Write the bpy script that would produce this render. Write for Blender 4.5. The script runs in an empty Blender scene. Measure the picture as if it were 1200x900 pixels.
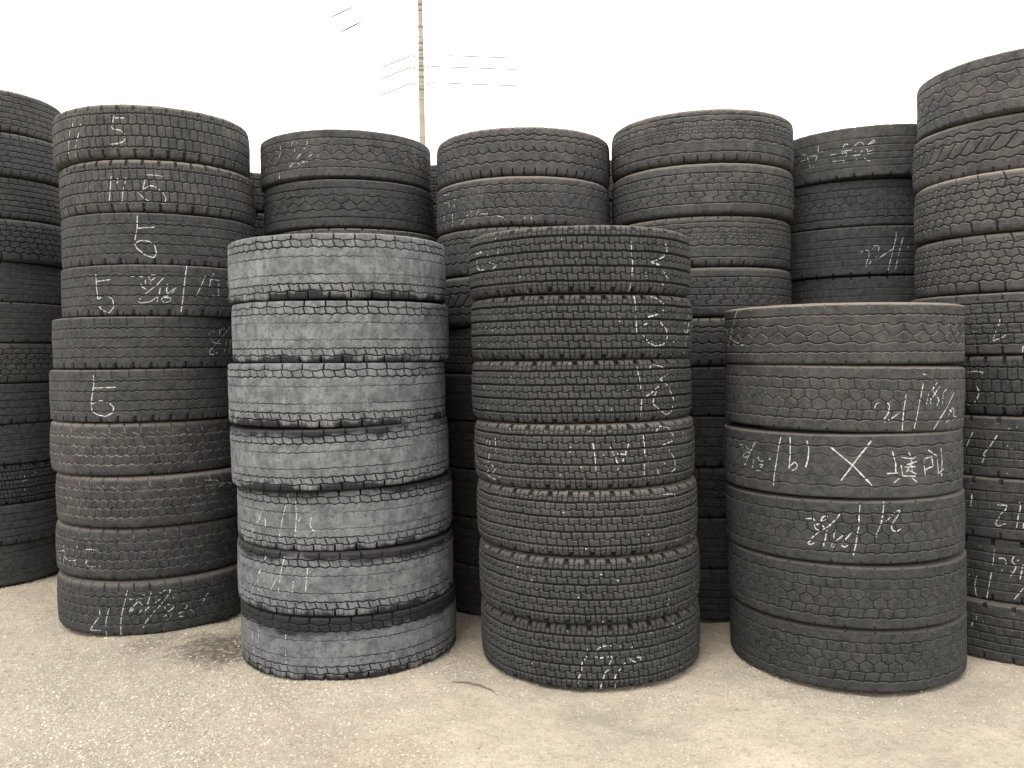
import bpy, math, random
import numpy as np
from mathutils import Matrix, Vector
R_ = math.radians
random.seed(7); rng = np.random.default_rng(7)
sc = bpy.context.scene
col = sc.collection

# ------------------------------------------------------------------ camera
EYE = 1.408923467834332
cd = bpy.data.cameras.new('camera'); cam = bpy.data.objects.new('camera', cd); col.objects.link(cam)
cd.sensor_width = 36.0; cd.sensor_fit = 'HORIZONTAL'
cd.lens = 36.0 * 994.1459891530767 / 1200.0
cd.clip_start = 0.05; cd.clip_end = 3000
PITCH, ROLL = 0.03498892393170797, -0.013045653775022285
cam.matrix_world = Matrix.Translation((0, 0, EYE)) @ Matrix.Rotation(math.pi/2 - PITCH, 4, 'X') @ Matrix.Rotation(ROLL, 4, 'Z')
sc.camera = cam

# ------------------------------------------------------------------ sky, sun, exposure
SUN_EL, SUN_AZ = 62.0, 215.0        # overcast: broad soft sun high up, behind and to the left
world = bpy.data.worlds.new("World"); sc.world = world; world.use_nodes = True
nt = world.node_tree; nt.nodes.clear()
wo = nt.nodes.new('ShaderNodeOutputWorld'); bg = nt.nodes.new('ShaderNodeBackground')
sky = nt.nodes.new('ShaderNodeTexSky'); sky.sky_type = 'NISHITA'; sky.sun_disc = False
sky.sun_elevation = R_(SUN_EL); sky.sun_rotation = R_(SUN_AZ); sky.dust_density = 6.0; sky.air_density = 1.0
sky.ozone_density = 1.0
# cloud sheet: an even, nearly white overcast veil over the clear sky
mixn = nt.nodes.new('ShaderNodeMix'); mixn.data_type = 'RGBA'; mixn.inputs[0].default_value = 0.93
cl = nt.nodes.new('ShaderNodeTexNoise'); cl.inputs['Scale'].default_value = 1.6; cl.inputs['Detail'].default_value = 4
tc = nt.nodes.new('ShaderNodeTexCoord')
rmp = nt.nodes.new('ShaderNodeValToRGB')
rmp.color_ramp.elements[0].position = .3; rmp.color_ramp.elements[0].color = (14.4, 14.3, 14.0, 1)
rmp.color_ramp.elements[1].position = .7; rmp.color_ramp.elements[1].color = (16.0, 15.9, 15.6, 1)
nt.links.new(tc.outputs['Generated'], cl.inputs['Vector']); nt.links.new(cl.outputs['Fac'], rmp.inputs[0])
nt.links.new(sky.outputs[0], mixn.inputs[6]); nt.links.new(rmp.outputs[0], mixn.inputs[7])
nt.links.new(mixn.outputs[2], bg.inputs[0]); bg.inputs[1].default_value = 0.12
nt.links.new(bg.outputs[0], wo.inputs[0])
sl = bpy.data.lights.new('sun', 'SUN'); sl.energy = 1.3; sl.angle = R_(25); sl.color = (1.0, .96, .90)
so = bpy.data.objects.new('sun', sl); col.objects.link(so)
sdir = Vector((math.sin(R_(SUN_AZ))*math.cos(R_(SUN_EL)), math.cos(R_(SUN_AZ))*math.cos(R_(SUN_EL)), math.sin(R_(SUN_EL))))
so.rotation_euler = sdir.to_track_quat('Z', 'Y').to_euler()
sc.view_settings.view_transform = 'Standard'; sc.view_settings.look = 'None'
sc.view_settings.gamma = 1.0; sc.view_settings.exposure = 0.4
sc.render.engine = 'CYCLES'
sc.cycles.max_bounces = 5; sc.cycles.diffuse_bounces = 4; sc.cycles.glossy_bounces = 2
sc.cycles.use_denoising = True
sc.cycles.use_adaptive_sampling = True; sc.cycles.adaptive_threshold = 0.01

# ------------------------------------------------------------------ node helpers
def new_mat(name):
    m = bpy.data.materials.new(name); m.use_nodes = True
    n = m.node_tree; b = n.nodes['Principled BSDF']
    return m, n, b
def node(n, t, **kw):
    x = n.nodes.new(t)
    for k, v in kw.items(): setattr(x, k, v)
    return x
def noise(n, vec, scale, detail=4, rough=.55, vscale=None):
    x = node(n, 'ShaderNodeTexNoise'); x.inputs['Scale'].default_value = scale
    x.inputs['Detail'].default_value = detail; x.inputs['Roughness'].default_value = rough
    if vscale:
        mp = node(n, 'ShaderNodeMapping'); mp.inputs['Scale'].default_value = vscale
        n.links.new(vec, mp.inputs[0]); vec = mp.outputs[0]
    n.links.new(vec, x.inputs['Vector']); return x.outputs['Fac']
def ramp(n, src, lo, hi, a=0.0, b=1.0):
    x = node(n, 'ShaderNodeMapRange', interpolation_type='SMOOTHSTEP')
    x.inputs[1].default_value = lo; x.inputs[2].default_value = hi
    x.inputs[3].default_value = a; x.inputs[4].default_value = b
    n.links.new(src, x.inputs[0]); return x.outputs[0]
def mth(n, op, a, b=None, clamp=False):
    x = node(n, 'ShaderNodeMath', operation=op, use_clamp=clamp)
    for i, v in enumerate((a, b)):
        if v is None: continue
        if isinstance(v, (int, float)): x.inputs[i].default_value = v
        else: n.links.new(v, x.inputs[i])
    return x.outputs[0]
def mix(n, fac, a, b):
    x = node(n, 'ShaderNodeMix', data_type='RGBA')
    for i, v in ((0, fac), (6, a), (7, b)):
        if isinstance(v, (int, float)): x.inputs[i].default_value = v
        elif isinstance(v, tuple): x.inputs[i].default_value = (*v, 1)
        else: n.links.new(v, x.inputs[i])
    return x.outputs[2]
def attr(n, name, kind='OBJECT'):
    x = node(n, 'ShaderNodeAttribute', attribute_type=kind, attribute_name=name); return x.outputs['Fac']

# ------------------------------------------------------------------ rubber
def make_rubber():
    m, n, b = new_mat('tyre_rubber')
    tcn = node(n, 'ShaderNodeTexCoord'); oi = node(n, 'ShaderNodeObjectInfo')
    off = node(n, 'ShaderNodeVectorMath', operation='ADD')
    cmb = node(n, 'ShaderNodeCombineXYZ')
    for i, k in enumerate((37.0, 91.0, 53.0)):
        n.links.new(mth(n, 'MULTIPLY', oi.outputs['Random'], k), cmb.inputs[i])
    n.links.new(tcn.outputs['Object'], off.inputs[0]); n.links.new(cmb.outputs[0], off.inputs[1])
    P = off.outputs[0]
    sep = node(n, 'ShaderNodeSeparateXYZ'); n.links.new(tcn.outputs['Object'], sep.inputs[0])
    gr = attr(n, 'groove', 'GEOMETRY')
    tone = attr(n, 'tone'); grey = attr(n, 'grey'); dust = attr(n, 'dust'); gdust = attr(n, 'groove_dust'); spk = attr(n, 'speck'); bhi = attr(n, 'black_edge')
    n1 = noise(n, P, 5, 5); n2 = noise(n, P, 38, 6, .65); n3 = noise(n, P, 190, 3, .6)
    # base rubber, scuffed unevenly
    c = mix(n, ramp(n, n1, .3, .7), (.0165, .0169, .0175), (.0272, .0278, .0287))
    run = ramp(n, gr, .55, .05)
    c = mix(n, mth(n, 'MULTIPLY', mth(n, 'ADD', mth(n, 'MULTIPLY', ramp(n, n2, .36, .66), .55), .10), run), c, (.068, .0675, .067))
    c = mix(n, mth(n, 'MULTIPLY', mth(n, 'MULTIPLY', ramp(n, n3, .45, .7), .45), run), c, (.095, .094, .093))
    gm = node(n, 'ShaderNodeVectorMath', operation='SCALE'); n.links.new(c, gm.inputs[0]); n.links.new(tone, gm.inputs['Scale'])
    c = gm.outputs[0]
    # streaks of rub marks running round the tread
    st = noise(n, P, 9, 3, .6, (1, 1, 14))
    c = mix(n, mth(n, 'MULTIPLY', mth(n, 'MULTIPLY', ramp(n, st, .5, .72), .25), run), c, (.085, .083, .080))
    # chalky weathering of the worn running surface (grey tyres); bare black shoulders show through
    wv = noise(n, P, 4.0, 4, .6); wb = noise(n, P, 16, 5, .7)
    low = mth(n, 'ADD', sep.outputs[2], mth(n, 'MULTIPLY', mth(n, 'SUBTRACT', wv, .5), .13))
    low = mth(n, 'ADD', low, mth(n, 'MULTIPLY', mth(n, 'SUBTRACT', wb, .5), .05))
    band = mth(n, 'MULTIPLY', ramp(n, low, -.122, -.096), ramp(n, mth(n, 'SUBTRACT', low, bhi), .020, -.012))
    gmask = mth(n, 'MULTIPLY', mth(n, 'MULTIPLY', band, grey), ramp(n, gr, .55, .05))
    vert = noise(n, P, 11, 5, .7, (3, 3, .5))
    gcol = mix(n, ramp(n, wb, .32, .68), (.098, .101, .105), (.195, .199, .205))
    gcol = mix(n, mth(n, 'MULTIPLY', ramp(n, vert, .5, .7), .45), gcol, (.27, .273, .277))
    gcol = mix(n, mth(n, 'MULTIPLY', ramp(n, noise(n, P, 60, 5, .75), .50, .66), .75), gcol, (.055, .055, .056))
    sm = noise(n, P, 2.6, 6, .75, (1, 1, 3))
    gcol = mix(n, mth(n, 'MULTIPLY', ramp(n, sm, .56, .68), .6), gcol, (.062, .065, .07))
    bare = mth(n, 'MULTIPLY', mth(n, 'SUBTRACT', 1.0, band), mth(n, 'GREATER_THAN', grey, .5))
    c = mix(n, mth(n, 'MULTIPLY', bare, .7), c, (.014, .014, .015))
    c = mix(n, gmask, c, gcol)
    # pale dust caught along groove edges
    ge = mth(n, 'MULTIPLY', ramp(n, gr, .58, .68), ramp(n, gr, 1.02, .92))
    ge = mth(n, 'MULTIPLY', mth(n, 'MULTIPLY', ge, gdust), ramp(n, n2, .35, .6))
    c = mix(n, ge, c, (.50, .45, .37))
    # dust settled on faces that look upwards and a thin film elsewhere
    geo = node(n, 'ShaderNodeNewGeometry'); sn = node(n, 'ShaderNodeSeparateXYZ'); n.links.new(geo.outputs['Normal'], sn.inputs[0])
    up = ramp(n, sn.outputs[2], .12, .75)
    up = mth(n, 'MULTIPLY', up, ramp(n, gr, .9, .3))
    film = mth(n, 'MULTIPLY', ramp(n, noise(n, P, 7, 6, .7), .42, .72), .19)
    dm = mth(n, 'MULTIPLY', mth(n, 'MAXIMUM', mth(n, 'MULTIPLY', up, .75), film), dust, True)
    c = mix(n, dm, c, (.27, .225, .185))
    # mineral specks
    vo = node(n, 'ShaderNodeTexVoronoi'); vo.inputs['Scale'].default_value = 42; n.links.new(P, vo.inputs['Vector'])
    wn = node(n, 'ShaderNodeTexWhiteNoise'); n.links.new(vo.outputs['Position'], wn.inputs['Vector'])
    rad = mth(n, 'MULTIPLY', mth(n, 'GREATER_THAN', wn.outputs['Value'], .86), .13)
    sp = mth(n, 'MULTIPLY', mth(n, 'LESS_THAN', vo.outputs['Distance'], rad), spk, True)
    c = mix(n, sp, c, (.5, .48, .43))
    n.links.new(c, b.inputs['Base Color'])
    b.inputs['Roughness'].default_value = .82
    b.inputs['Specular IOR Level'].default_value = .16
    bp = node(n, 'ShaderNodeBump'); bp.inputs['Strength'].default_value = .55; bp.inputs['Distance'].default_value = .0012
    hh = mth(n, 'ADD', mth(n, 'MULTIPLY', n2, 1.4), mth(n, 'MULTIPLY', n3, .7))
    n.links.new(hh, bp.inputs['Height']); n.links.new(bp.outputs[0], b.inputs['Normal'])
    return m
RUBBER = make_rubber()
def simple(name, colr, rough=.7, var=.25, scale=20, bump=0.0, metal=0.0):
    m, n, b = new_mat(name)
    t = node(n, 'ShaderNodeTexCoord')
    f = noise(n, t.outputs['Object'], scale, 5, .6)
    d = tuple(v*(1-var) for v in colr); l = tuple(min(1, v*(1+var)) for v in colr)
    n.links.new(mix(n, ramp(n, f, .3, .7), d, l), b.inputs['Base Color'])
    b.inputs['Roughness'].default_value = rough; b.inputs['Metallic'].default_value = metal
    if bump:
        bp = node(n, 'ShaderNodeBump'); bp.inputs['Strength'].default_value = bump; bp.inputs['Distance'].default_value = .003
        n.links.new(f, bp.inputs['Height']); n.links.new(bp.outputs[0], b.inputs['Normal'])
    return m
CHALK = simple('chalk', (.46, .46, .44), .95, .35, 150)

# ------------------------------------------------------------------ mesh helpers
def mesh_np(name, V, F, mat, smooth=True, attrs=None):
    """V (n,3) float, F (m,4) int quads"""
    me = bpy.data.meshes.new(name)
    V = np.ascontiguousarray(V, np.float32); F = np.ascontiguousarray(F, np.int32)
    k = F.shape[1]
    me.vertices.add(len(V)); me.vertices.foreach_set('co', V.ravel())
    me.loops.add(F.size); me.loops.foreach_set('vertex_index', F.ravel())
    me.polygons.add(len(F)); me.polygons.foreach_set('loop_start', np.arange(0, F.size, k, dtype=np.int32))
    me.polygons.foreach_set('use_smooth', np.full(len(F), smooth))
    if attrs:
        for a, v in attrs.items():
            at = me.attributes.new(a, 'FLOAT', 'POINT'); at.data.foreach_set('value', np.ascontiguousarray(v, np.float32))
    me.update(calc_edges=True); me.materials.append(mat)
    return me
def obj(name, me, parent=None):
    o = bpy.data.objects.new(name, me); col.objects.link(o)
    if parent: o.parent = parent
    return o
def tag(o, label=None, cat=None, group=None, kind=None):
    if label: o['label'] = label
    if cat: o['category'] = cat
    if group: o['group'] = group
    if kind: o['kind'] = kind
    return o
def ring_faces(nr, nt, flip=False):
    i = np.arange(nr-1)[:, None]; j = np.arange(nt)[None, :]; j2 = (j+1) % nt
    a = i*nt+j; b = i*nt+j2; c = (i+1)*nt+j2; d = (i+1)*nt+j
    F = np.stack([a, b, c, d], -1).reshape(-1, 4)
    return F[:, ::-1] if flip else F

# ------------------------------------------------------------------ tyre cross-section (unit tyre: radius 0.5, thickness 0.268)
R0, T0 = 0.5, 0.268; CIRC = 2*math.pi*R0
def prof(kind):
    if kind == 'square':
        P = [(.5, 0), (.4995, .06), (.4988, .1), (.4980, .120), (.4962, .1262), (.490, .1300), (.474, .1320), (.455, .1330), (.435, .1338)]
    elif kind == 'chamfer':
        P = [(.5, 0), (.4996, .06), (.4990, .1), (.4982, .118), (.4960, .1228), (.486, .1275), (.470, .1308), (.452, .1326), (.435, .1338)]
    else:
        P = [(.5, 0), (.4993, .05), (.4975, .09), (.4950, .110), (.4905, .1205), (.482, .1270), (.468, .1306), (.450, .1328), (.435, .1338)]
    return np.array(P)
def dense(kind, step):
    P = prof(kind); P = np.concatenate([(P[:0:-1]*[1, -1]), P])
    # smooth by Catmull-Rom-like sampling
    L = np.concatenate([[0], np.cumsum(np.hypot(*np.diff(P, axis=0).T))]); L -= L[-1]/2
    s = np.linspace(L[0], L[-1], 700)
    r = np.interp(s, L, P[:, 0]); z = np.interp(s, L, P[:, 1])
    k = np.ones(9)/9; e = 4
    rp = np.pad(r, e, mode='reflect', reflect_type='odd'); zp = np.pad(z, e, mode='reflect', reflect_type='odd')
    r = np.convolve(rp, k, 'valid'); z = np.convolve(zp, k, 'valid')
    n = int((s[-1]-s[0])/step)
    ss = np.linspace(s[0], s[-1], n+1)
    return ss, np.interp(ss, s, r), np.interp(ss, s, z)

# ------------------------------------------------------------------ tread patterns; every function adds groove depth (m) at (theta, v)
def ss_(d, hw, e=.0016):
    t = np.clip(1-(d-hw)/e, 0, 1); return t*t*(3-2*t)
def tri(x): x = x/(2*math.pi) % 1; return 4*np.abs(x-.5)-1
def wave(kind, x):
    if kind == 'sin': return np.sin(x)
    if kind == 'zig': return np.clip(tri(x)*1.25, -1, 1)
    if kind == 'scal': return np.abs(np.sin(x/2))*2-1
    if kind == 'hex': return np.clip(tri(x)*1.9, -1, 1)
    if kind == 'sq': return np.tanh(np.sin(x)*3.5)
    if kind == 'flat': return 0*x
def circ(T, V, v0, amp=0, n=40, kind='flat', hw=.0022, depth=.009, ph=0.):
    c = v0+amp*wave(kind, n*T+ph)
    g = 1.0
    if amp:
        h = .01; sl = (wave(kind, n*(T+h/n)+ph)-wave(kind, n*(T-h/n)+ph))/(2*h/n)*amp/R0
        g = np.sqrt(1+np.clip(sl, -3, 3)**2)
    return depth*ss_(np.abs(V-c)/g, hw)
def lat(T, V, v0, v1, n, hw=.0012, depth=.005, ph=0., skew=0., e=.0014):
    mid = (v0+v1)/2; half = abs(v1-v0)/2
    x = (n*T/(2*math.pi)+ph+skew*(V-mid)/max(half, 1e-6)) % 1
    d = np.abs(x-.5)*CIRC/n
    if skew: d = d/np.sqrt(1+(skew*CIRC/n/half)**2)
    return depth*ss_(d, hw, e)*ss_(np.abs(V-mid), half, .002)
def tread_depth(design, T, V):
    # small irregularity so no groove is ruler-straight
    V = V+.0009*np.sin(7*T+1)+.0006*np.sin(23*T+2)+.0004*np.sin(61*T)
    T = T+.0012*np.sin(11*T)+.0008*np.sin(41*T+V*60)
    G = []
    A = G.append
    if design == 'block':
        n = 80
        for i, v in enumerate((-.083, -.030, .026, .080)): A(circ(T, V, v, .0022, n, 'scal' if i % 2 else 'sin', .0019, .010, i*1.7))
        for i, (a, b) in enumerate(((-.083, -.030), (-.030, .026), (.026, .080))): A(lat(T, V, a, b, n, .0011, .007, .37*i, .04))
        for s in (-1, 1):
            A(lat(T, V, s*.082, s*.104, n*2, .0008, .003, .1)); A(lat(T, V, s*.098, s*.150, n//2, .005, .011, .3, 0, .003)); A(lat(T, V, s*.09, s*.112, n//2, .002, .008, .3))
    elif design == 'scallop':
        n = 76
        for i, v in enumerate((-.077, -.028, .022, .072)): A(circ(T, V, v, .0030, n, 'scal', .0016, .008, i*2.1))
        A(lat(T, V, -.102, -.150, n//2, .0045, .009, .2, 0, .003)); A(lat(T, V, -.112, -.150, n, .0012, .005, .2))
        A(lat(T, V, .084, .150, n//2, .0012, .004, .5, .05)); A(circ(T, V, .092, .002, n//2, 'sq', .0007, .0022))
    elif design == 'knob':
        n = 72
        for i, v in enumerate((-.074, -.026, .018, .064)): A(circ(T, V, v, .0042, n, 'scal' if i in (0, 3) else 'sin', .0018, .009, i*2.6))
        for i, (a, b) in enumerate(((-.074, -.026), (-.026, .018), (.018, .064))): A(lat(T, V, a, b, n, .0012, .0036, .31*i, (.14, -.10, .12)[i], .002))
        A(lat(T, V, .088, .150, 42, .0022, .008, .2, .06, .002)); A(lat(T, V, .07, .09, 42, .0014, .006, .42, .25)); A(circ(T, V, .088, .002, 42, 'sq', .0006, .0015))
        A(lat(T, V, -.113, -.150, 42, .003, .007, .5, 0, .003))
    elif design == 'worn':
        n = 70
        A(circ(T, V, .074, .0024, n, 'scal', .0014, .0085)); A(circ(T, V, .036, .0020, n, 'scal', .0008, .0040, 1))
        A(circ(T, V, -.035, .0020, n, 'scal', .0009, .0040, 2)); A(circ(T, V, -.072, .0024, n, 'scal', .0013, .0085, 3))
        A(circ(T, V, .104, .0022, n//2, 'sq', .0012, .0085)); A(circ(T, V, -.101, .0022, n//2, 'sq', .0013, .0095, 1))
        A(lat(T, V, .077, .102, n, .0012, .0075, .1, .10, .002)); A(lat(T, V, -.075, -.099, n, .0012, .0075, .4, .10, .002))
        A(lat(T, V, .106, .150, n//2, .0020, .011, .3, 0, .002)); A(lat(T, V, -.104, -.150, n//2, .0030, .013, .55, 0, .002))
        A(lat(T, V, -.038, -.070, n, .0005, .0020, .2, .25)); A(lat(T, V, .040, .072, n, .0005, .0020, .6, -.25)); A(lat(T, V, -.106, -.125, n*2, .0005, .003, .1))
    elif design == 'winter':
        n = 72
        for v in (-.088, -.0295, .0295, .088): A(circ(T, V, v, 0, 1, 'flat', .0034, .016))
        for i, v in enumerate((-.0588, 0., .0588)):
            A(circ(T, V, v, .0032, n, 'sq', .0012, .008, i*1.9))
            A(lat(T, V, v, v+.028, n, .0015, .009, .27*i, .05)); A(lat(T, V, v-.028, v, n, .0015, .009, .27*i+.42, .05))
            A(lat(T, V, v, v+.028, n, .0004, .0026, .27*i+.5, .05)); A(lat(T, V, v-.028, v, n, .0004, .0026, .27*i+.92, .05))
        for s in (-1, 1):
            A(lat(T, V, s*.090, s*.122, n*2, .0011, .007, .2)); A(circ(T, V, s*.106, .0016, n, 'scal', .0007, .003))
            A(lat(T, V, s*.112, s*.150, n//2, .0052, .013, .3, 0, .005)); A(lat(T, V, s*.118, s*.150, n, .0014, .006, .3, 0, .003))
    elif design == 'hex':
        n = 38
        A(circ(T, V, .079, .0022, n*2, 'scal', .0019, .008)); A(circ(T, V, -.078, .0022, n*2, 'scal', .0017, .008, 1))
        A(circ(T, V, .040, .0042, n, 'hex', .0015, .0075, 0)); A(circ(T, V, -.038, .0042, n, 'hex', .0015, .0075, math.pi))
        A(circ(T, V, .001, .0098, n, 'sin', .0014, .0065, math.pi/2))
        A(lat(T, V, .011, .038, n, .0012, .006, .5, .06)); A(lat(T, V, -.010, -.036, n, .0012, .006, .0, .06))
        for s in (-1, 1): A(lat(T, V, s*.116, s*.128, n, .0022, .004, .2, 0, .003))
    elif design == 'hexthin':
        n = 40
        A(circ(T, V, .082, .003, n, 'sin', .0017, .007)); A(circ(T, V, -.080, .003, n, 'sin', .0017, .007, 1))
        A(circ(T, V, .045, .004, n, 'hex', .0010, .005, 0)); A(circ(T, V, -.042, .004, n, 'hex', .0010, .005, math.pi))
        A(circ(T, V, .001, .010, n, 'sin', .0008, .0035, math.pi/2))
        A(lat(T, V, .010, .040, n, .0007, .0026, .5)); A(lat(T, V, -.009, -.038, n, .0007, .0026, .0))
    elif design == 'brickhex':
        n = 56
        A(circ(T, V, .078, .0028, n, 'scal', .0017, .0075)); A(circ(T, V, -.082, .0028, n, 'scal', .0017, .0075, 2))
        A(circ(T, V, .036, .0026, n, 'scal', .0012, .005, 1.1)); A(circ(T, V, -.044, .0026, n, 'scal', .0012, .005, .4))
        A(circ(T, V, -.003, .0070, n, 'sin', .0011, .0050, math.pi/2))
        A(lat(T, V, .036, .076, n, .0010, .0048, .15, .06)); A(lat(T, V, -.044, -.080, n, .0010, .0048, .6, -.08))
        A(lat(T, V, .002, .034, n, .0011, .005, .5, .03)); A(lat(T, V, -.008, -.042, n, .0011, .005, .0, .03))
        for s in (-1, 1): A(lat(T, V, s*.116, s*.129, n//2, .0024, .004, .2, 0, .003))
    elif design == 'zigzag':
        n = 48
        A(circ(T, V, .080, .0048, n, 'zig', .0018, .009)); A(circ(T, V, -.070, .0048, n, 'zig', .0018, .009, 1))
        A(circ(T, V, .042, .0048, n, 'zig', .0020, .009, 2)); A(circ(T, V, -.028, .0048, n, 'zig', .0020, .009, 0))
        A(lat(T, V, -.024, .038, n, .0019, .008, .1, -.36, .002))
        A(lat(T, V, -.110, -.150, n, .0025, .006, .2, 0, .003))
    elif design == 'sawtooth':
        n = 52
        A(circ(T, V, .080, .0042, n, 'zig', .0018, .009)); A(circ(T, V, .052, .0036, n, 'zig', .0016, .008, 1.2))
        A(circ(T, V, -.006, .0045, n, 'zig', .0016, .008, .5)); A(circ(T, V, -.058, .0045, n, 'zig', .0018, .009, 2.))
        A(lat(T, V, -.002, .014, n, .0020, .006, .5, .1)); A(lat(T, V, -.098, -.150, n, .0028, .009, .4, .0, .003)); A(lat(T, V, .105, .150, n, .0020, .005, .4, .0, .003))
    elif design == 'zsipe':
        n = 52
        A(circ(T, V, .086, .0035, n, 'sin', .0017, .008)); A(circ(T, V, .042, .0035, n, 'sin', .0015, .007, 1))
        A(circ(T, V, -.036, .0035, n, 'sin', .0016, .008, .5)); A(circ(T, V, -.076, .0035, n, 'sin', .0016, .008, 2.4))
        A(lat(T, V, .046, .084, n, .0010, .0045, .1, .04)); A(lat(T, V, .038, .016, n, .0012, .006, .35, .12)); A(lat(T, V, -.032, -.008, n, .0012, .006, .75, .12))
        A(circ(T, V, .005, .010, n, 'sq', .0009, .004, 1.2)); A(lat(T, V, -.040, -.072, n, .0009, .004, .4, .1)); A(lat(T, V, -.112, -.150, n, .003, .006, .3, 0, .003))
    elif design == 'chain':
        n = 46
        A(circ(T, V, .096, 0, 1, 'flat', .0014, .006)); A(circ(T, V, -.086, .0008, n, 'sin', .0015, .007))
        A(circ(T, V, .066, .0040, n, 'scal', .0014, .007, 0)); A(circ(T, V, -.026, .0040, n, 'scal', .0017, .0085, math.pi)); A(circ(T, V, -.046, .0010, n, 'sin', .0006, .002))
        A(circ(T, V, .040, .0032, n*2, 'sq', .0008, .004, 0)); A(circ(T, V, .006, .0032, n*2, 'sq', .0008, .004, 1.)); A(circ(T, V, .023, .0016, n, 'sin', .0006, .003))
        A(lat(T, V, .042, .064, n, .0010, .005, .2)); A(lat(T, V, .023, .042, n*2, .0008, .004, .2)); A(lat(T, V, .004, .023, n*2, .0008, .004, .7)); A(lat(T, V, -.022, .002, n, .0010, .005, .7))
        A(lat(T, V, -.104, -.150, n, .0022, .007, .2, 0, .003)); A(lat(T, V, .108, .150, n, .0018, .004, .2, 0, .003))
    elif design == 'znotch':
        n = 44
        A(circ(T, V, .078, .0006, n, 'sin', .0015, .007)); A(circ(T, V, .022, .0014, n, 'sin', .0013, .006)); A(circ(T, V, -.016, .0014, n, 'sin', .0013, .006, 2)); A(circ(T, V, -.076, .0006, n, 'sin', .0015, .007))
        A(lat(T, V, .022, -.016, n, .0012, .006, .1, .06))
        for v in (.050, -.046):
            A(lat(T, V, v+.004, v+.028, n, .0014, .0065, .3, .05)); A(lat(T, V, v-.020, v-.004, n, .0014, .0065, .62, .05)); A(lat(T, V, v-.006, v+.006, n, .0010, .005, .45, -.28))
    elif design == 'rib':
        for v in (-.080, -.045, -.012, .026, .066): A(circ(T, V, v, .0004, 30, 'sin', .0010, .0045))
        for s in (-1, 1): A(lat(T, V, s*.116, s*.150, 34, .0040, .006, .2, 0, .003))
    elif design == 'finerib':
        n = 60
        for i, v in enumerate((-.088, -.052, -.018, .018, .054, .090)): A(circ(T, V, v, .0018, n, 'sin', .0016, .008, i))
        for i, v in enumerate((-.070, -.035, 0, .036, .072)): A(lat(T, V, v-.015, v+.015, n, .0007, .0032, .3*i, .10*(-1)**i))
        for s in (-1, 1): A(lat(T, V, s*.10, s*.150, n, .0015, .006, .2, 0, .003))
    elif design == 'knobfine':
        n = 58
        for i, v in enumerate((-.080, -.046, -.012, .022, .056, .088)): A(circ(T, V, v, .0042, n, 'sin' if i % 2 else 'scal', .0018 if i % 2 == 0 else .0013, .009 if i % 2 == 0 else .007, i*2.2))
        for i, v in enumerate((-.063, -.029, .005, .039, .072)): A(lat(T, V, v-.016, v+.016, n, .0013, .006, .43*i, .10*(1 if i % 2 else -1), .002))
        A(lat(T, V, .092, .150, n//2, .0018, .007, .2, .1, .002)); A(lat(T, V, -.088, -.150, n//2, .0030, .009, .4, 0, .003))
    elif design == 'brick':
        n = 62
        for v in (-.088, -.044, .000, .044, .088): A(circ(T, V, v, .0010, n, 'sq', .0017, .009))
        for i, v in enumerate((-.066, -.022, .022, .066)):
            A(lat(T, V, v-.021, v+.021, n, .0013, .007, .5*i, .05)); A(circ(T, V, v, .003, n, 'sq', .0007, .0035, i))
        for s in (-1, 1): A(lat(T, V, s*.10, s*.150, n//2, .0026, .008, .2, 0, .003))
    elif design == 'ribrough':
        n = 54
        for v in (-.084, -.046, -.008, .030, .074): A(circ(T, V, v, .0006, 40, 'sin', .0015, .0075))
        for i, v in enumerate((-.065, -.027, .011, .052)): A(lat(T, V, v-.018, v+.018, n, .0008, .0028, .37*i, .05, .003))
        A(lat(T, V, .106, .150, n//2, .0050, .009, .3, 0, .006)); A(lat(T, V, -.104, -.150, n//2, .003, .007, .3, 0, .004))
    D = G[0]
    for g in G[1:]: D = np.maximum(D, g)
    if design in ('worn', 'hex', 'hexthin', 'brickhex', 'scallop', 'knob', 'rib', 'zsipe', 'ribrough'):
        wr = .72+.20*np.sin(3*T+9*V+1)+.14*np.sin(7*T-21*V+2)+.10*np.sin(13*T+40*V)
        D = D*np.where(np.abs(V) > .108, 1, np.clip(wr, .3, 1.1))
    return D
def shape_noise(T, V, k):
    # slow wear: the running surface is never quite round
    return .0007*np.sin(3*T+k)+.0006*np.sin(5*T+2*k+V*30)+.0004*np.sin(17*T+V*55+k)+.0003*np.sin(47*T-V*90+k)

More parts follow.
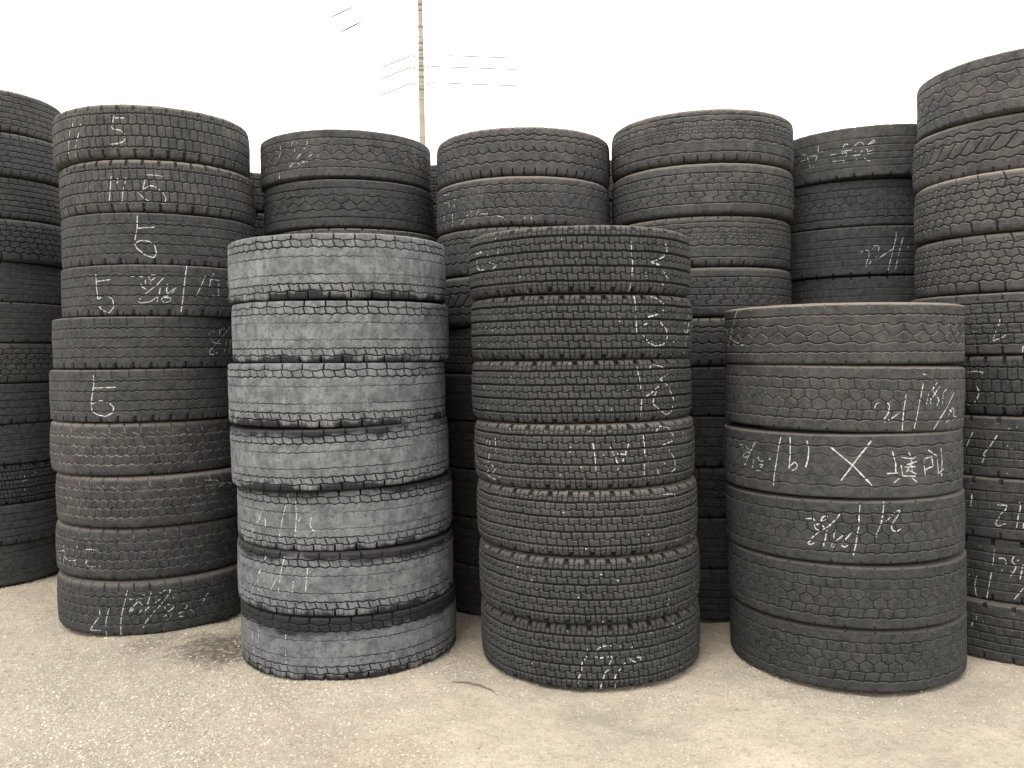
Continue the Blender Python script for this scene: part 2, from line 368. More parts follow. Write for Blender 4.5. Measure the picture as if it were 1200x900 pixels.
DESIGN = {  # name: (profile, fine)
 'block': ('round', 1), 'scallop': ('square', 1), 'knob': ('round', 1), 'worn': ('square', 1), 'winter': ('round', 1), 'hex': ('chamfer', 1),
 'hexthin': ('square', 1), 'brickhex': ('chamfer', 1), 'zigzag': ('round', 0), 'sawtooth': ('round', 0), 'zsipe': ('round', 0), 'chain': ('round', 0),
 'znotch': ('round', 0), 'rib': ('square', 0), 'finerib': ('round', 0), 'knobfine': ('round', 1), 'brick': ('square', 0), 'ribrough': ('square', 0)}
PROF = {}
TREAD = {}
def tread_mesh(design):
    if design in TREAD: return TREAD[design]
    kind, fine = DESIGN[design]
    step, nt_ = (.0023, 1500) if fine else (.0029, 1150)
    s, r, z = dense(kind, step); PROF[kind] = (s, r, z)
    dr = np.gradient(r, s); dz = np.gradient(z, s); L = np.hypot(dr, dz); nr_, nz_ = -dz/L, dr/L     # inward normal
    th = np.arange(nt_)*2*math.pi/nt_
    T, S = np.meshgrid(th, s)
    D = tread_depth(design, T, S)
    fade = np.clip((s[-1]-np.abs(s))/.012, 0, 1)[:, None]
    D = D*fade; W = D+shape_noise(T, S, len(TREAD))*fade
    RR = r[:, None]+nr_[:, None]*W; ZZ = z[:, None]+nz_[:, None]*W
    V = np.stack([RR*np.cos(T), RR*np.sin(T), ZZ], -1).reshape(-1, 3)
    F = ring_faces(len(s), nt_)
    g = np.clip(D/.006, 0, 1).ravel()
    # inner liner closes the carcass behind the tread
    ni = 96; zi = np.linspace(-.118, .118, 7); ri = .452-.9*(zi**2)
    ti = np.arange(ni)*2*math.pi/ni
    VI = np.stack([(ri[:, None]*np.cos(ti)).ravel(), (ri[:, None]*np.sin(ti)).ravel(), np.repeat(zi, ni)], -1)
    FI = ring_faces(7, ni, True)+len(V)
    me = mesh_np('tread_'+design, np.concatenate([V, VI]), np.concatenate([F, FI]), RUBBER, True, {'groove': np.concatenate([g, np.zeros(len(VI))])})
    TREAD[design] = me
    return me
SIDE = {}
def side_mesh(sgn):
    if sgn in SIDE: return SIDE[sgn]
    P = [(.436, .1334), (.425, .1339), (.4245, .1345), (.421, .1345), (.4205, .1339), (.40, .1340), (.375, .1325), (.3745, .1332), (.370, .1330), (.3695, .1322),
         (.345, .1275), (.325, .118), (.318, .115), (.316, .112), (.300, .106), (.288, .100), (.2845, .090), (.2855, .080), (.296, .083), (.33, .098), (.375, .112), (.41, .114), (.437, .108)]
    nt_ = 192; P = np.array(P); t = np.arange(nt_)*2*math.pi/nt_
    V = np.stack([(P[:, :1]*np.cos(t)).ravel(), (P[:, :1]*np.sin(t)).ravel(), np.repeat(P[:, 1]*sgn, nt_)], -1)
    F = ring_faces(len(P), nt_, sgn < 0)[:, ::-1]
    me = mesh_np('sidewall', V, F, RUBBER, True, {'groove': np.zeros(len(V))})
    SIDE[sgn] = me; return me

# chalk strokes drawn on the tread of one tyre: short ribbons that break where a groove interrupts them
def chalk_mesh(design, strokes, rot):
    kind = DESIGN[design][0]; s, r, z = PROF[kind]
    dr = np.gradient(r, s); dz = np.gradient(z, s); L = np.hypot(dr, dz)
    VV, FF = [], []; nv = 0
    rg = np.random.default_rng(len(strokes)*31+int(abs(rot)*1000))
    for st in strokes:
        w0 = .0020*(.7+.3*st[0]) if st[0] < 1.1 else .0028
        dropout = max(0., .62*(1-st[0]))+.03
        a = np.radians(np.array(st[1::2], float))-rot; v = np.array(st[2::2], float)/1000
        a = np.unwrap(a)
        # z on the profile -> arc coordinate s
        v = np.interp(v, z, s)
        X = a*R0; seg = np.hypot(np.diff(X), np.diff(v)); LL = np.concatenate([[0], np.cumsum(seg)])
        if LL[-1] < .002: LL[-1] = .004; X[-1] += .004
        # rounded corners
        q = np.arange(0, LL[-1], .0016)
        if len(q) < 3: q = np.linspace(0, LL[-1], 4)
        x = np.interp(q, LL, X); y = np.interp(q, LL, v)
        if len(q) > 14:
            k = np.ones(7)/7
            xs = np.convolve(np.pad(x, 3, mode='edge'), k, 'valid'); ys = np.convolve(np.pad(y, 3, mode='edge'), k, 'valid')
            xs[0], ys[0], xs[-1], ys[-1] = x[0], y[0], x[-1], y[-1]; x, y = xs, ys
        tx = np.gradient(x); ty = np.gradient(y); l = np.hypot(tx, ty)+1e-9; nx, ny = -ty/l, tx/l
        walk = np.convolve(rg.normal(0, 1, len(q)+8), np.ones(9)/3, 'valid')
        w = w0*np.clip(1+.28*walk, .35, 1.6)
        drop = np.convolve(rg.random(len(q)+4), np.ones(5)/5, 'valid')
        cols = []
        for k in (-1, 0, 1):
            px, py = x+nx*w*k, y+ny*w*k; T = px/R0
            D = tread_depth(design, T, py)
            W = D+shape_noise(T, py, LIST.index(design))-.0007
            rr = np.interp(py, s, r)-np.interp(py, s, dz/L)*W; zz = np.interp(py, s, z)+np.interp(py, s, dr/L)*W
            cols.append((np.stack([rr*np.cos(T), rr*np.sin(T), zz], -1), D))
        P3 = np.stack([c[0] for c in cols], 1); DD = np.stack([c[1] for c in cols], 1)
        for i in range(len(q)-1):
            if drop[i] < .5+.38*(dropout-.5) and dropout > .05: continue
            for k in (0, 1):
                if max(DD[i, k], DD[i+1, k], DD[i, k+1], DD[i+1, k+1]) > .0030: continue
                b = nv+i*3+k; FF.append((b, b+1, b+4, b+3))
        VV.append(P3.reshape(-1, 3)); nv += len(q)*3
    if not FF: return None
    F = np.array(FF); V = np.concatenate(VV)
    used, inv = np.unique(F, return_inverse=True)
    return mesh_np('chalk_writing', V[used], inv.reshape(F.shape), CHALK, False)

# ------------------------------------------------------------------ stacks
STACKS = {
'A': [0.5040, [[-3.4638,5.5824,2.9438,0.2618,0.0062,-0.0018],
  [-3.4314,5.5975,2.6796,0.2667,0.0011,0.002],
  [-3.451,5.6136,2.4167,0.2592,0.002,0.0037],
  [-3.4308,5.6092,2.156,0.2621,-0.0001,0.003],
  [-3.4839,5.6092,1.899,0.2518,-0.0036,0.0016],
  [-3.4791,5.6067,1.6479,0.2504,0.0007,-0.0003],
  [-3.4826,5.6078,1.3956,0.254,0.0011,-0.0005],
  [-3.4881,5.61,1.1416,0.254,-0.0007,0.0004],
  [-3.4915,5.611,0.8888,0.2515,-0.0002,0.0001],
  [-3.4998,5.6146,0.6363,0.2534,0.0001,-0.0],
  [-3.5006,5.6142,0.3838,0.2517,0.0014,-0.0006],
  [-3.5397,5.6028,0.1289,0.2579,0.0019,-0.0009]]],
'B': [0.5125, [[-2.0034,4.8499,2.5733,0.2777,0.0081,0.0013],
  [-1.9811,4.8565,2.2979,0.2732,0.0071,0.0049],
  [-1.9785,4.8591,2.0264,0.2698,-0.0005,0.0018],
  [-1.9652,4.8185,1.7596,0.2638,-0.0001,0.0003],
  [-2.0113,4.7975,1.4937,0.2681,0.0005,-0.0016],
  [-2.0293,4.7902,1.2237,0.2718,0.0005,-0.0014],
  [-2.0354,4.7853,0.9503,0.2751,-0.0063,-0.0008],
  [-2.0065,4.7757,0.6798,0.266,-0.009,-0.0016],
  [-2.0188,4.7822,0.4119,0.2698,-0.0114,-0.0053],
  [-2.0037,4.7538,0.1385,0.277,-0.0089,-0.0038]]],
'C': [0.5157, [[-0.8342,4.1546,1.8013,0.2863,0.0057,0.0041],
  [-0.8238,4.156,1.5213,0.2736,-0.0063,0.0086],
  [-0.8433,4.1393,1.2435,0.2819,-0.0043,0.0017],
  [-0.8302,4.1205,0.9683,0.2686,0.0216,0.0067],
  [-0.8191,4.1572,0.6986,0.2707,0.004,0.0022],
  [-0.8158,4.1328,0.4232,0.2801,-0.0104,-0.0025],
  [-0.8087,4.139,0.1416,0.2831,0.0008,0.001]]],
'D': [0.5148, [[0.3201,3.9983,1.8,0.2826,-0.0067,0.0015],
  [0.3263,4.0065,1.5212,0.2751,-0.0064,0.0049],
  [0.3237,4.0083,1.2494,0.2684,0.0036,-0.0002],
  [0.3329,3.9916,0.9775,0.2754,0.0067,-0.0025],
  [0.3429,3.9858,0.7005,0.2788,0.0003,-0.0023],
  [0.349,3.9787,0.4207,0.2807,0.0075,0.0007],
  [0.3543,3.9981,0.1401,0.2803,0.0103,0.002]]],
'E': [0.5130, [[1.5117,3.9208,1.4745,0.2576,-0.0055,0.0019],
  [1.5146,3.9199,1.2063,0.2789,-0.0227,-0.001],
  [1.5081,3.9195,0.9335,0.2667,0.0035,-0.0038],
  [1.5164,3.9173,0.6652,0.2699,0.0135,-0.0036],
  [1.5233,3.9171,0.3967,0.2671,0.0018,-0.0009],
  [1.5331,3.926,0.1316,0.2631,0.0062,-0.002]]],
'F': [0.5078, [[2.5615,4.1975,2.6011,0.2776,0.007,-0.0005],
  [2.5569,4.2312,2.3335,0.2577,0.0004,0.0008],
  [2.5374,4.1759,2.0673,0.2748,-0.0055,-0.0],
  [2.5499,4.1908,1.7941,0.2715,-0.0036,0.0016],
  [2.5224,4.1835,1.5183,0.2801,-0.0018,0.0001],
  [2.5266,4.179,1.2403,0.2759,0.0002,0.0001],
  [2.523,4.175,0.9625,0.2796,0.0003,0.0002],
  [2.5068,4.1656,0.6853,0.2748,-0.0019,-0.0007],
  [2.5287,4.1723,0.4052,0.2853,0.0039,0.0017],
  [2.5082,4.1419,0.1313,0.2626,0.0073,0.0031]]],
'G': [0.5017, [[-0.9777,5.1628,2.5199,0.2708,0.0014,-0.0025],
  [-0.9648,5.1674,2.2494,0.2701,0.0019,-0.0005],
  [-0.9428,5.17,1.9811,0.2665,0.001,0.0005],
  [-0.9629,5.1644,1.7159,0.264,0.0,0.0],
  [-0.9625,5.1649,1.4519,0.264,0.0,0.0],
  [-0.962,5.1653,1.1879,0.264,0.0,0.0],
  [-0.9615,5.1659,0.924,0.264,0.0,0.0],
  [-0.961,5.1664,0.66,0.264,0.0,0.0],
  [-0.9606,5.1668,0.396,0.264,0.0,0.0],
  [-0.9601,5.1673,0.132,0.264,0.0,0.0]]],
'H': [0.5029, [[0.0814,4.9904,2.4808,0.2624,-0.0031,0.0012],
  [0.0774,4.9702,2.2176,0.264,-0.0028,0.0034],
  [0.0707,4.9785,1.9578,0.2555,-0.0049,-0.0003],
  [0.0488,4.9603,1.6948,0.2706,-0.0002,0.0001],
  [0.0796,4.9721,1.4318,0.2555,0.0048,0.002],
  [0.0702,4.968,1.1763,0.2555,-0.0018,-0.0007],
  [0.0763,4.97,0.918,0.2611,-0.0018,-0.0007],
  [0.068,4.9662,0.6569,0.2611,0.0,0.0],
  [0.0669,4.9653,0.3958,0.2611,-0.0013,-0.0006],
  [0.0551,4.9606,0.1326,0.2653,-0.0013,-0.0006]]],
'I': [0.5048, [[1.0919,4.882,2.5221,0.2735,0.001,-0.0026],
  [1.0928,4.8846,2.2507,0.2694,0.0004,0.0014],
  [1.0836,4.9025,1.9836,0.2648,-0.0004,0.0013],
  [1.0869,4.8994,1.7198,0.2627,0.0001,0.0013],
  [1.0907,4.8992,1.4594,0.2581,0.0002,0.0009],
  [1.0898,4.8987,1.2013,0.2581,-0.0004,-0.0018],
  [1.0902,4.9035,0.9386,0.2672,-0.0004,-0.0018],
  [1.0886,4.8999,0.6714,0.2672,0.0,0.0],
  [1.088,4.9006,0.4043,0.2672,-0.0002,-0.0007],
  [1.0851,4.8905,0.1353,0.2707,-0.0002,-0.0007]]],
'J': [0.5120, [[2.1134,5.1204,2.4882,0.2816,0.0016,-0.0011],
  [2.1045,5.1654,2.2162,0.2624,-0.0039,0.0026],
  [2.0847,5.1362,1.9491,0.2718,-0.0025,-0.0009],
  [2.1093,5.1418,1.6782,0.2701,0.0013,0.0],
  [2.1048,5.1419,1.4146,0.2572,0.0,0.0],
  [2.1048,5.1422,1.1574,0.2572,0.0,0.0],
  [2.1047,5.1426,0.9002,0.2572,0.0,0.0],
  [2.1047,5.1429,0.643,0.2572,0.0,0.0],
  [2.1047,5.1432,0.3858,0.2572,0.0,0.0],
  [2.1047,5.1435,0.1286,0.2572,0.0,0.0]]],
}
CHALKS = {
'B1': [[1.0,-116.1,50,-116.9,31], [1.0,-119.3,15,-120.4,-29,-122.0,-100], [1.0,-110.2,38,-110.3,30], [1.0,-110.8,11,-112.7,-21,-114.8,-69,-115.7,-118], [1.0,-89.2,67,-90.2,26], [1.0,-88.6,56,-83.3,55], [1.0,-90.7,15,-90.1,2,-86.0,-4,-83.3,-24,-82.7,-40,-84.6,-60,-88.1,-69,-92.3,-71]],
'B2': [[1.0,-94.7,43,-95.8,-41,-96.6,-86], [1.0,-90.9,34,-91.2,14,-91.5,3], [1.0,-86.1,36,-88.2,-32,-89.2,-93], [1.0,-75.5,71,-75.6,37,-77.3,-23], [1.0,-75.6,51,-70.8,50,-66.3,46], [1.0,-77.3,-23,-73.6,-2,-70.1,-9,-66.5,-39,-65.1,-67,-66.1,-87,-68.5,-94], [1.0,-80.1,-37,-76.8,-68,-73.9,-80]],
'B3': [[1.0,-81.1,114,-81.3,54,-82.8,-9], [1.0,-81.0,51,-71.9,58], [1.0,-82.9,-26,-82.0,-49,-77.2,-86,-73.0,-97,-71.3,-77,-72.2,-36,-75.1,-14,-80.0,-11,-82.9,-26]],
'B4': [[1.0,-54.9,128,-56.2,62,-57.8,-57,-58.8,-111], [1.0,-66.2,80,-71.2,26,-77.6,-21], [0.7,-85.0,69,-80.1,72,-78.0,63,-77.1,43,-77.5,31], [0.7,-79.6,34,-79.3,16,-76.4,1], [0.7,-75.6,63,-74.0,78,-71.9,78,-72.3,64,-75.1,37,-74.2,28], [0.7,-75.6,63,-73.8,43], [0.7,-78.9,-30,-81.1,-54,-80.8,-68,-75.0,-61,-71.4,-36], [0.7,-69.4,14,-70.4,-30], [0.7,-70.8,-33,-71.4,-62], [0.7,-65.5,33,-66.3,0,-65.9,-20,-61.0,16,-63.5,-17], [0.7,-64.7,-29,-68.1,-35,-69.3,-53,-67.2,-65,-64.2,-56,-63.9,-41,-67.5,-38], [0.7,-44.3,82,-47.2,26,-50.0,-26], [0.7,-42.0,26,-41.1,65,-38.8,100,-40.0,75], [0.7,-41.1,65,-35.5,62,-36.0,29], [0.7,-36.4,19,-35.8,-20,-40.3,-22], [0.7,-29.8,57,-29.4,41,-27.6,39], [0.7,-28.3,-11,-29.7,-39], [1.0,-106.1,85,-105.1,-44], [1.0,-105.5,47,-96.7,55], [1.0,-105.1,-44,-99.8,-22,-95.7,-46,-95.2,-87,-98.0,-116,-102.3,-103,-105.2,-73]],
'B5': [[0.6,-36.6,37,-35.3,55,-32.6,56,-32.4,40], [0.6,-35.1,22,-34.0,1,-31.5,-7,-28.1,-8], [0.6,-28.9,35,-28.8,59,-26.0,75,-23.2,72], [0.6,-17.3,105,-25.2,41,-36.1,-44,-36.5,-62,-34.6,-67,-30.9,-56], [0.6,-23.4,11,-25.6,-63], [0.6,-19.9,11,-21.2,-63]],
'B6': [[1.0,-99.5,104,-99.2,64,-101.5,-38,-100.9,-72], [1.0,-99.1,41,-86.5,44], [1.0,-101.2,-38,-95.8,-21,-90.6,-33,-88.1,-56,-88.8,-84,-92.8,-101,-97.5,-93,-101.6,-72]],
'B8': [[0.45,-48.3,22,-44.5,6], [0.45,-48.4,64,-42.7,70], [0.45,-41.2,93,-32.0,83,-35.4,44,-41.3,45], [0.45,-32.1,46,-25.0,69,-21.2,45]],
'B9': [[0.55,-109.9,24,-105.3,28,-103.4,24,-100.4,26], [0.55,-107.9,3,-108.5,-26,-109.4,-49,-107.2,-62,-99.6,-56], [0.55,-115.4,38,-117.7,14], [0.55,-139.1,-1,-138.1,-41,-135.4,-56,-137.8,-82], [0.55,-134.9,-10,-129.4,1,-127.8,-19,-131.5,-65], [0.55,-127.9,-38,-123.1,-45,-117.3,-37,-116.9,-15], [0.55,-117.7,-45,-117.5,-77], [0.55,-128.7,30,-131.3,15]],
'B10': [[0.9,-84.6,100,-86.2,45,-88.4,-39,-88.9,-127], [0.7,-83.4,55,-80.6,58], [0.7,-80.0,52,-76.6,60,-76.8,50], [0.7,-79.1,43,-84.0,-2,-83.1,-8,-81.5,8], [0.7,-78.4,42,-76.7,24], [0.7,-72.0,82,-74.0,27], [0.7,-76.5,75,-75.2,72], [0.7,-76.7,8,-78.4,-13], [0.7,-73.1,13,-75.4,-2,-74.1,-11,-75.9,-18], [0.7,-67.2,48,-71.1,22], [0.7,-68.2,73,-64.4,88,-61.7,87,-62.4,71,-64.0,52,-66.4,24,-71.4,-20,-75.1,-61,-76.9,-94], [0.7,-65.1,6,-64.4,-12,-62.9,-21,-60.3,-4,-59.6,16,-63.7,15,-65.1,6], [0.7,-63.4,-30,-65.9,-46], [0.7,-61.5,-33,-62.1,-51,-64.1,-63], [0.7,-55.4,10,-53.0,3,-53.1,-15,-56.0,-23], [0.7,-54.1,-30,-57.9,-38,-57.9,-52,-55.1,-55], [0.7,-40.2,37,-42.5,15,-44.6,-10], [0.7,-51.2,-26,-48.8,-48], [0.7,-61.3,44,-59.5,46], [0.8,-100.9,0,-100.8,-23], [0.8,-101.6,-35,-107.6,-101,-100.5,-99], [0.8,-95.1,10,-97.2,-53,-97.5,-126]],
'C5': [[0.7,-123.3,60,-127.3,-8,-130.8,-33], [0.7,-108.0,117,-111.1,18,-112.9,-46], [0.7,-104.0,87,-103.7,21,-105.0,-77], [0.7,-96.1,22,-97.0,-13,-95.8,-37,-93.5,-42], [0.7,-101.4,18,-103.1,-3], [0.7,-113.7,-57,-113.3,-85], [0.7,-122.4,4,-122.6,-39], [0.7,-133.1,-50,-134.0,-76]],
'C6': [[0.7,-124.1,107,-122.0,106,-123.6,87], [0.7,-126.2,46,-128.3,19], [0.7,-110.7,113,-112.6,50,-114.5,-40], [0.7,-128.3,2,-132.8,-43,-134.5,-73], [0.7,-128.7,-9,-128.9,-50], [0.7,-124.0,4,-123.0,-42], [0.7,-115.8,14,-119.6,-38], [0.7,-105.6,15,-107.1,-54], [0.7,-98.3,72,-99.0,31,-99.4,-29], [0.7,-94.6,-33,-93.0,-24], [0.7,-98.8,45,-96.8,59]],
'C7': [[0.3,-136.9,29,-136.1,-67], [0.3,-130.6,61,-130.4,-114], [0.3,-111.9,57,-112.1,-67]],
'D1': [[1.0,-69.9,67,-69.0,-17,-70.1,-128], [1.0,-49.0,68,-47.8,42,-50.7,13,-58.9,-12,-53.1,-20], [1.0,-63.1,-38,-61.4,-68], [1.0,-50.8,-42,-47.4,-72], [1.0,-60.6,-89,-53.9,-88,-49.2,-100], [0.8,-162.0,62,-157.1,51,-150.3,51,-149.5,58,-152.3,56], [0.8,-152.8,35,-155.8,15,-154.9,-11,-151.4,-22,-147.8,-20], [0.8,-144.9,42,-143.3,25], [0.8,-136.0,58,-137.1,31,-138.3,26], [0.8,-143.0,5,-140.6,-3,-138.6,11,-138.6,-17,-140.7,-26,-141.2,-12]],
'D2': [[1.0,-68.6,124,-68.1,55,-67.8,-74], [1.0,-60.4,125,-54.8,113,-50.1,86], [1.0,-50.9,71,-56.3,49,-61.8,39,-59.1,33], [1.0,-64.4,5,-61.8,14], [1.0,-54.1,19,-49.7,-13,-49.1,-46,-51.9,-74,-57.2,-79,-61.3,-65,-64.5,-32], [0.7,-23.7,128,-26.4,24,-33.7,-123], [0.7,-26.3,54,-34.8,3,-32.0,-25,-16.3,17], [0.7,-20.9,51,-29.3,-15]],
'D3': [[1.0,-67.0,97,-65.9,40,-64.7,-27,-65.7,-112], [1.0,-61.0,86,-58.2,109,-48.2,88], [1.0,-48.2,64,-53.9,46,-48.3,15,-43.4,-45,-44.8,-94,-48.4,-109,-52.5,-94,-58.4,-58,-57.7,-30,-54.7,17,-59.0,-10,-63.1,-28]],
'D4': [[1.0,-90.3,59,-89.4,-2,-89.1,-76], [1.0,-82.3,42,-78.7,-29], [1.0,-73.0,58,-76.4,-18], [1.0,-79.1,14,-74.5,8], [1.0,-78.7,-44,-79.2,-59], [1.0,-66.1,113,-64.9,35,-65.4,-82], [1.0,-58.1,94,-55.1,114,-49.8,106,-46.1,70,-46.9,47,-54.5,36,-51.3,30], [1.0,-49.9,13,-45.5,-27,-44.7,-72,-50.0,-87], [1.0,-56.5,-89,-57.7,-64], [1.0,-53.3,-40,-52.0,-45], [0.8,-164.4,23,-159.3,-7], [0.8,-149.6,59,-152.8,24], [0.8,-177.4,-46,-162.9,-53], [0.8,-142.6,72,-142.3,7], [0.8,-147.8,11,-148.9,-40,-154.2,-40], [0.8,-154.2,-53,-148.1,-68,-153.2,-94], [0.8,-146.2,-46,-142.9,-67,-147.2,-88], [0.8,-151.1,-96,-143.8,-109], [0.8,-139.2,-89,-141.5,-105], [0.8,-147.7,56,-147.2,19]],
'D5': [[0.5,-55.8,103,-49.5,100,-43.1,84]],
'D7': [[1.0,-96.1,41,-96.1,25], [1.0,-96.3,11,-98.7,-16,-99.2,-56,-100.8,-85], [1.0,-100.9,-97,-101.6,-128], [1.0,-92.4,29,-90.8,45,-88.0,52,-85.2,57,-84.9,49], [1.0,-92.7,9,-90.4,4,-88.1,5,-84.8,9,-85.3,-11,-86.7,-32], [1.0,-86.5,-45,-88.1,-56,-89.3,-88], [1.0,-89.8,-100,-90.5,-128], [1.0,-74.4,61,-74.4,47,-76.2,21], [1.0,-76.2,5,-76.2,-11,-72.7,-26], [1.0,-75.7,-8,-73.7,-2], [1.0,-73.2,-4,-70.4,-8,-71.2,-19], [1.0,-77.7,-16,-80.6,-34], [1.0,-80.8,-44,-83.2,-68,-83.7,-88], [1.0,-83.7,-98,-83.1,-128], [1.0,-51.8,101,-47.8,83,-46.2,72]],
'E1': [[0.7,-166.2,128,-172.1,44,-179.2,-47], [0.7,174.2,47,-175.3,-10,-161.1,-46]],
'E2': [[1.0,-92.5,-6,-90.9,-8,-89.6,-22,-90.0,-52,-92.5,-83], [1.0,-91.5,-88,-89.3,-78,-84.7,-49], [1.0,-81.8,23,-83.0,-38,-83.3,-121], [1.0,-73.0,67,-75.1,-16,-77.3,-113], [1.0,-51.0,26,-57.4,-35,-62.7,-79,-66.2,-117], [0.7,-64.7,67,-67.9,36], [0.7,-70.0,22,-71.2,-19], [0.7,-62.8,53,-69.1,-5,-68.3,-19], [0.7,-67.4,33,-63.2,-1,-64.7,-25], [0.7,-57.5,41,-60.2,27,-60.7,-18], [0.7,-56.8,-72,-52.3,-34,-50.1,-43,-50.9,-68,-46.8,-75], [0.7,-57.9,-94,-55.5,-84], [0.7,-55.0,-41,-52.3,-53], [0.7,-96.2,-34,-95.6,-17,-93.8,-9], [0.7,-73.3,100,-71.3,97]],
'E3': [[1.0,-137.2,112,-138.8,44,-140.7,-50,-141.3,-100], [1.0,-132.5,114,-132.4,43,-133.1,-20], [1.0,-132.5,-8,-130.3,11,-129.0,-1,-129.5,-18,-131.7,-26], [1.0,-124.6,102,-123.7,66,-124.2,23,-125.3,-10], [0.7,-164.9,46,-163.9,62,-161.3,61,-161.3,41], [0.7,-158.5,61,-158.1,46,-155.9,46], [0.7,-151.5,87,-153.5,63,-159.9,-29], [0.7,-155.5,34,-159.4,30,-161.4,13,-159.5,5,-156.8,17], [0.7,-153.1,3,-154.3,-36], [0.7,-150.4,20,-149.3,-1,-146.5,4], [0.7,-149.3,-16,-146.9,-11,-148.6,-28], [0.7,-151.6,-43,-148.6,-40], [0.7,-143.5,11,-142.6,24], [1.2,-114.8,84,-104.6,4,-96.6,-76], [1.2,-96.9,106,-102.7,37,-109.9,-58], [1.0,-87.6,62,-86.1,13,-86.2,-28], [1.0,-90.1,-27,-84.9,-25], [1.0,-79.8,57,-78.3,28,-76.1,38], [1.0,-83.2,37,-78.7,31], [1.0,-78.7,28,-77.9,-28], [1.0,-81.2,5,-75.7,18], [1.0,-81.8,-3,-76.1,-2], [1.0,-83.6,6,-82.9,-38,-76.1,-42], [1.0,-77.9,19,-81.1,-24], [1.0,-80.1,-15,-75.7,-34], [1.0,-86.9,-65,-84.2,-46], [1.0,-78.3,-48,-75.7,-66], [1.0,-71.8,22,-71.0,-43], [1.0,-71.4,28,-66.7,34], [1.0,-67.2,28,-66.2,-7,-70.2,-14], [1.0,-69.4,62,-63.9,35], [1.0,-70.6,-17,-68.9,-12], [1.0,-61.0,63,-60.2,18,-60.4,-53], [1.0,-63.5,20,-62.9,-39,-58.8,-21], [1.0,-63.4,-42,-60.4,-38]],
'E4': [[0.9,-126.1,48,-122.7,51,-121.6,36], [0.9,-119.4,44,-118.3,63,-116.4,65,-117.2,49,-119.4,42], [0.9,-121.8,24,-119.8,33,-117.9,18], [0.9,-122.2,32,-122.0,11,-120.0,2], [0.9,-110.8,81,-112.3,58,-116.1,23,-120.0,0,-124.0,-34], [0.9,-124.3,-42,-125.4,-54,-124.0,-58,-122.3,-49], [0.9,-116.8,7,-117.7,-39], [0.9,-118.1,-45,-118.4,-60], [0.9,-112.9,9,-113.8,-10,-113.8,-26], [0.9,-112.9,-44,-114.2,-43,-115.3,-58,-114.4,-63,-113.2,-52,-112.9,-44], [0.9,-112.9,-34,-109.8,-10,-106.0,5,-107.7,-13,-110.2,-39], [0.9,-110.6,-51,-109.3,-60,-108.1,-50], [0.9,-102.6,113,-103.0,69,-103.4,34], [0.9,-103.2,28,-103.9,-4,-104.7,-53,-105.3,-73], [0.9,-105.5,-82,-105.7,-92], [0.9,-92.2,125,-92.7,81,-93.6,40,-96.0,-8,-96.0,-16], [0.9,-89.4,64,-91.6,48], [0.9,-88.7,72,-86.4,89,-85.0,91,-85.5,75,-87.8,49,-89.1,28,-88.7,11,-86.8,5,-84.7,16]],
'F5': [[1.0,-131.2,20,-132.0,-12], [1.0,-133.1,-32,-134.6,-75,-129.5,-57,-127.8,-37], [1.0,-142.9,8,-142.7,-1], [1.0,-121.2,-98,-121.4,-126]],
'F6': [[0.9,-147.7,55,-144.3,62,-140.5,59,-138.9,50], [0.9,-142.8,-3,-141.6,-24,-141.8,-45,-143.2,-71,-145.6,-86,-147.6,-89]],
'F7': [[1.0,-144.4,59,-147.8,-11], [1.0,-132.7,53,-135.8,6,-139.2,-34,-138.3,-45], [1.0,-137.0,34,-136.7,27], [1.0,-138.7,-46,-139.6,-71], [1.0,-128.2,10,-128.0,5], [1.0,-126.3,-2,-126.2,-6]],
'F8': [[0.9,-143.3,66,-144.0,-3], [0.9,-144.4,-34,-144.5,-41], [0.9,-131.4,19,-127.1,20,-127.7,1,-130.1,-22], [0.9,-130.4,-32,-132.4,-64,-131.0,-75,-127.4,-59], [0.9,-121.8,38,-121.2,19,-122.2,-21,-122.9,-75], [0.9,-119.8,-49,-120.1,-76]],
'F9': [[0.9,-134.5,93,-134.8,44,-135.3,21], [0.9,-132.4,54,-130.0,57,-129.0,45,-129.3,25], [0.9,-131.0,7,-130.9,1], [0.9,-125.7,68,-126.7,51,-124.7,27,-125.3,11,-127.6,-24], [0.9,-124.4,53,-123.4,57], [0.9,-121.7,40,-123.0,-25], [0.9,-146.6,-33,-146.6,-47], [0.9,-142.7,-37,-143.8,-75,-143.0,-127,-140.1,-127], [0.9,-135.7,-9,-136.8,-70,-138.0,-128], [0.9,-121.3,-59,-125.5,-112]],
'F10': [[0.5,-142.2,67,-142.4,45], [0.5,-143.9,36,-145.0,7]],
'G1': [[0.75,-125.0,57,-125.0,38], [0.75,-125.4,23,-126.6,-5], [0.75,-126.9,-84,-127.1,-119], [0.75,-114.8,68,-116.1,43], [0.75,-111.3,65,-112.7,39], [0.75,-113.0,28,-113.7,8], [0.75,-108.4,5,-112.1,-26], [0.75,-105.2,68,-103.8,59,-104.8,43], [0.75,-102.7,5,-101.1,-7,-104.5,-26], [0.75,-114.9,-43,-117.6,-67], [0.75,-114.9,-47,-112.2,-40,-109.6,-59], [0.75,-106.8,25,-105.3,30], [0.75,-97.8,-9,-97.4,-20], [0.75,-108.5,-48,-107.0,-44,-106.0,-50], [0.75,-105.0,-35,-104.5,-51]],
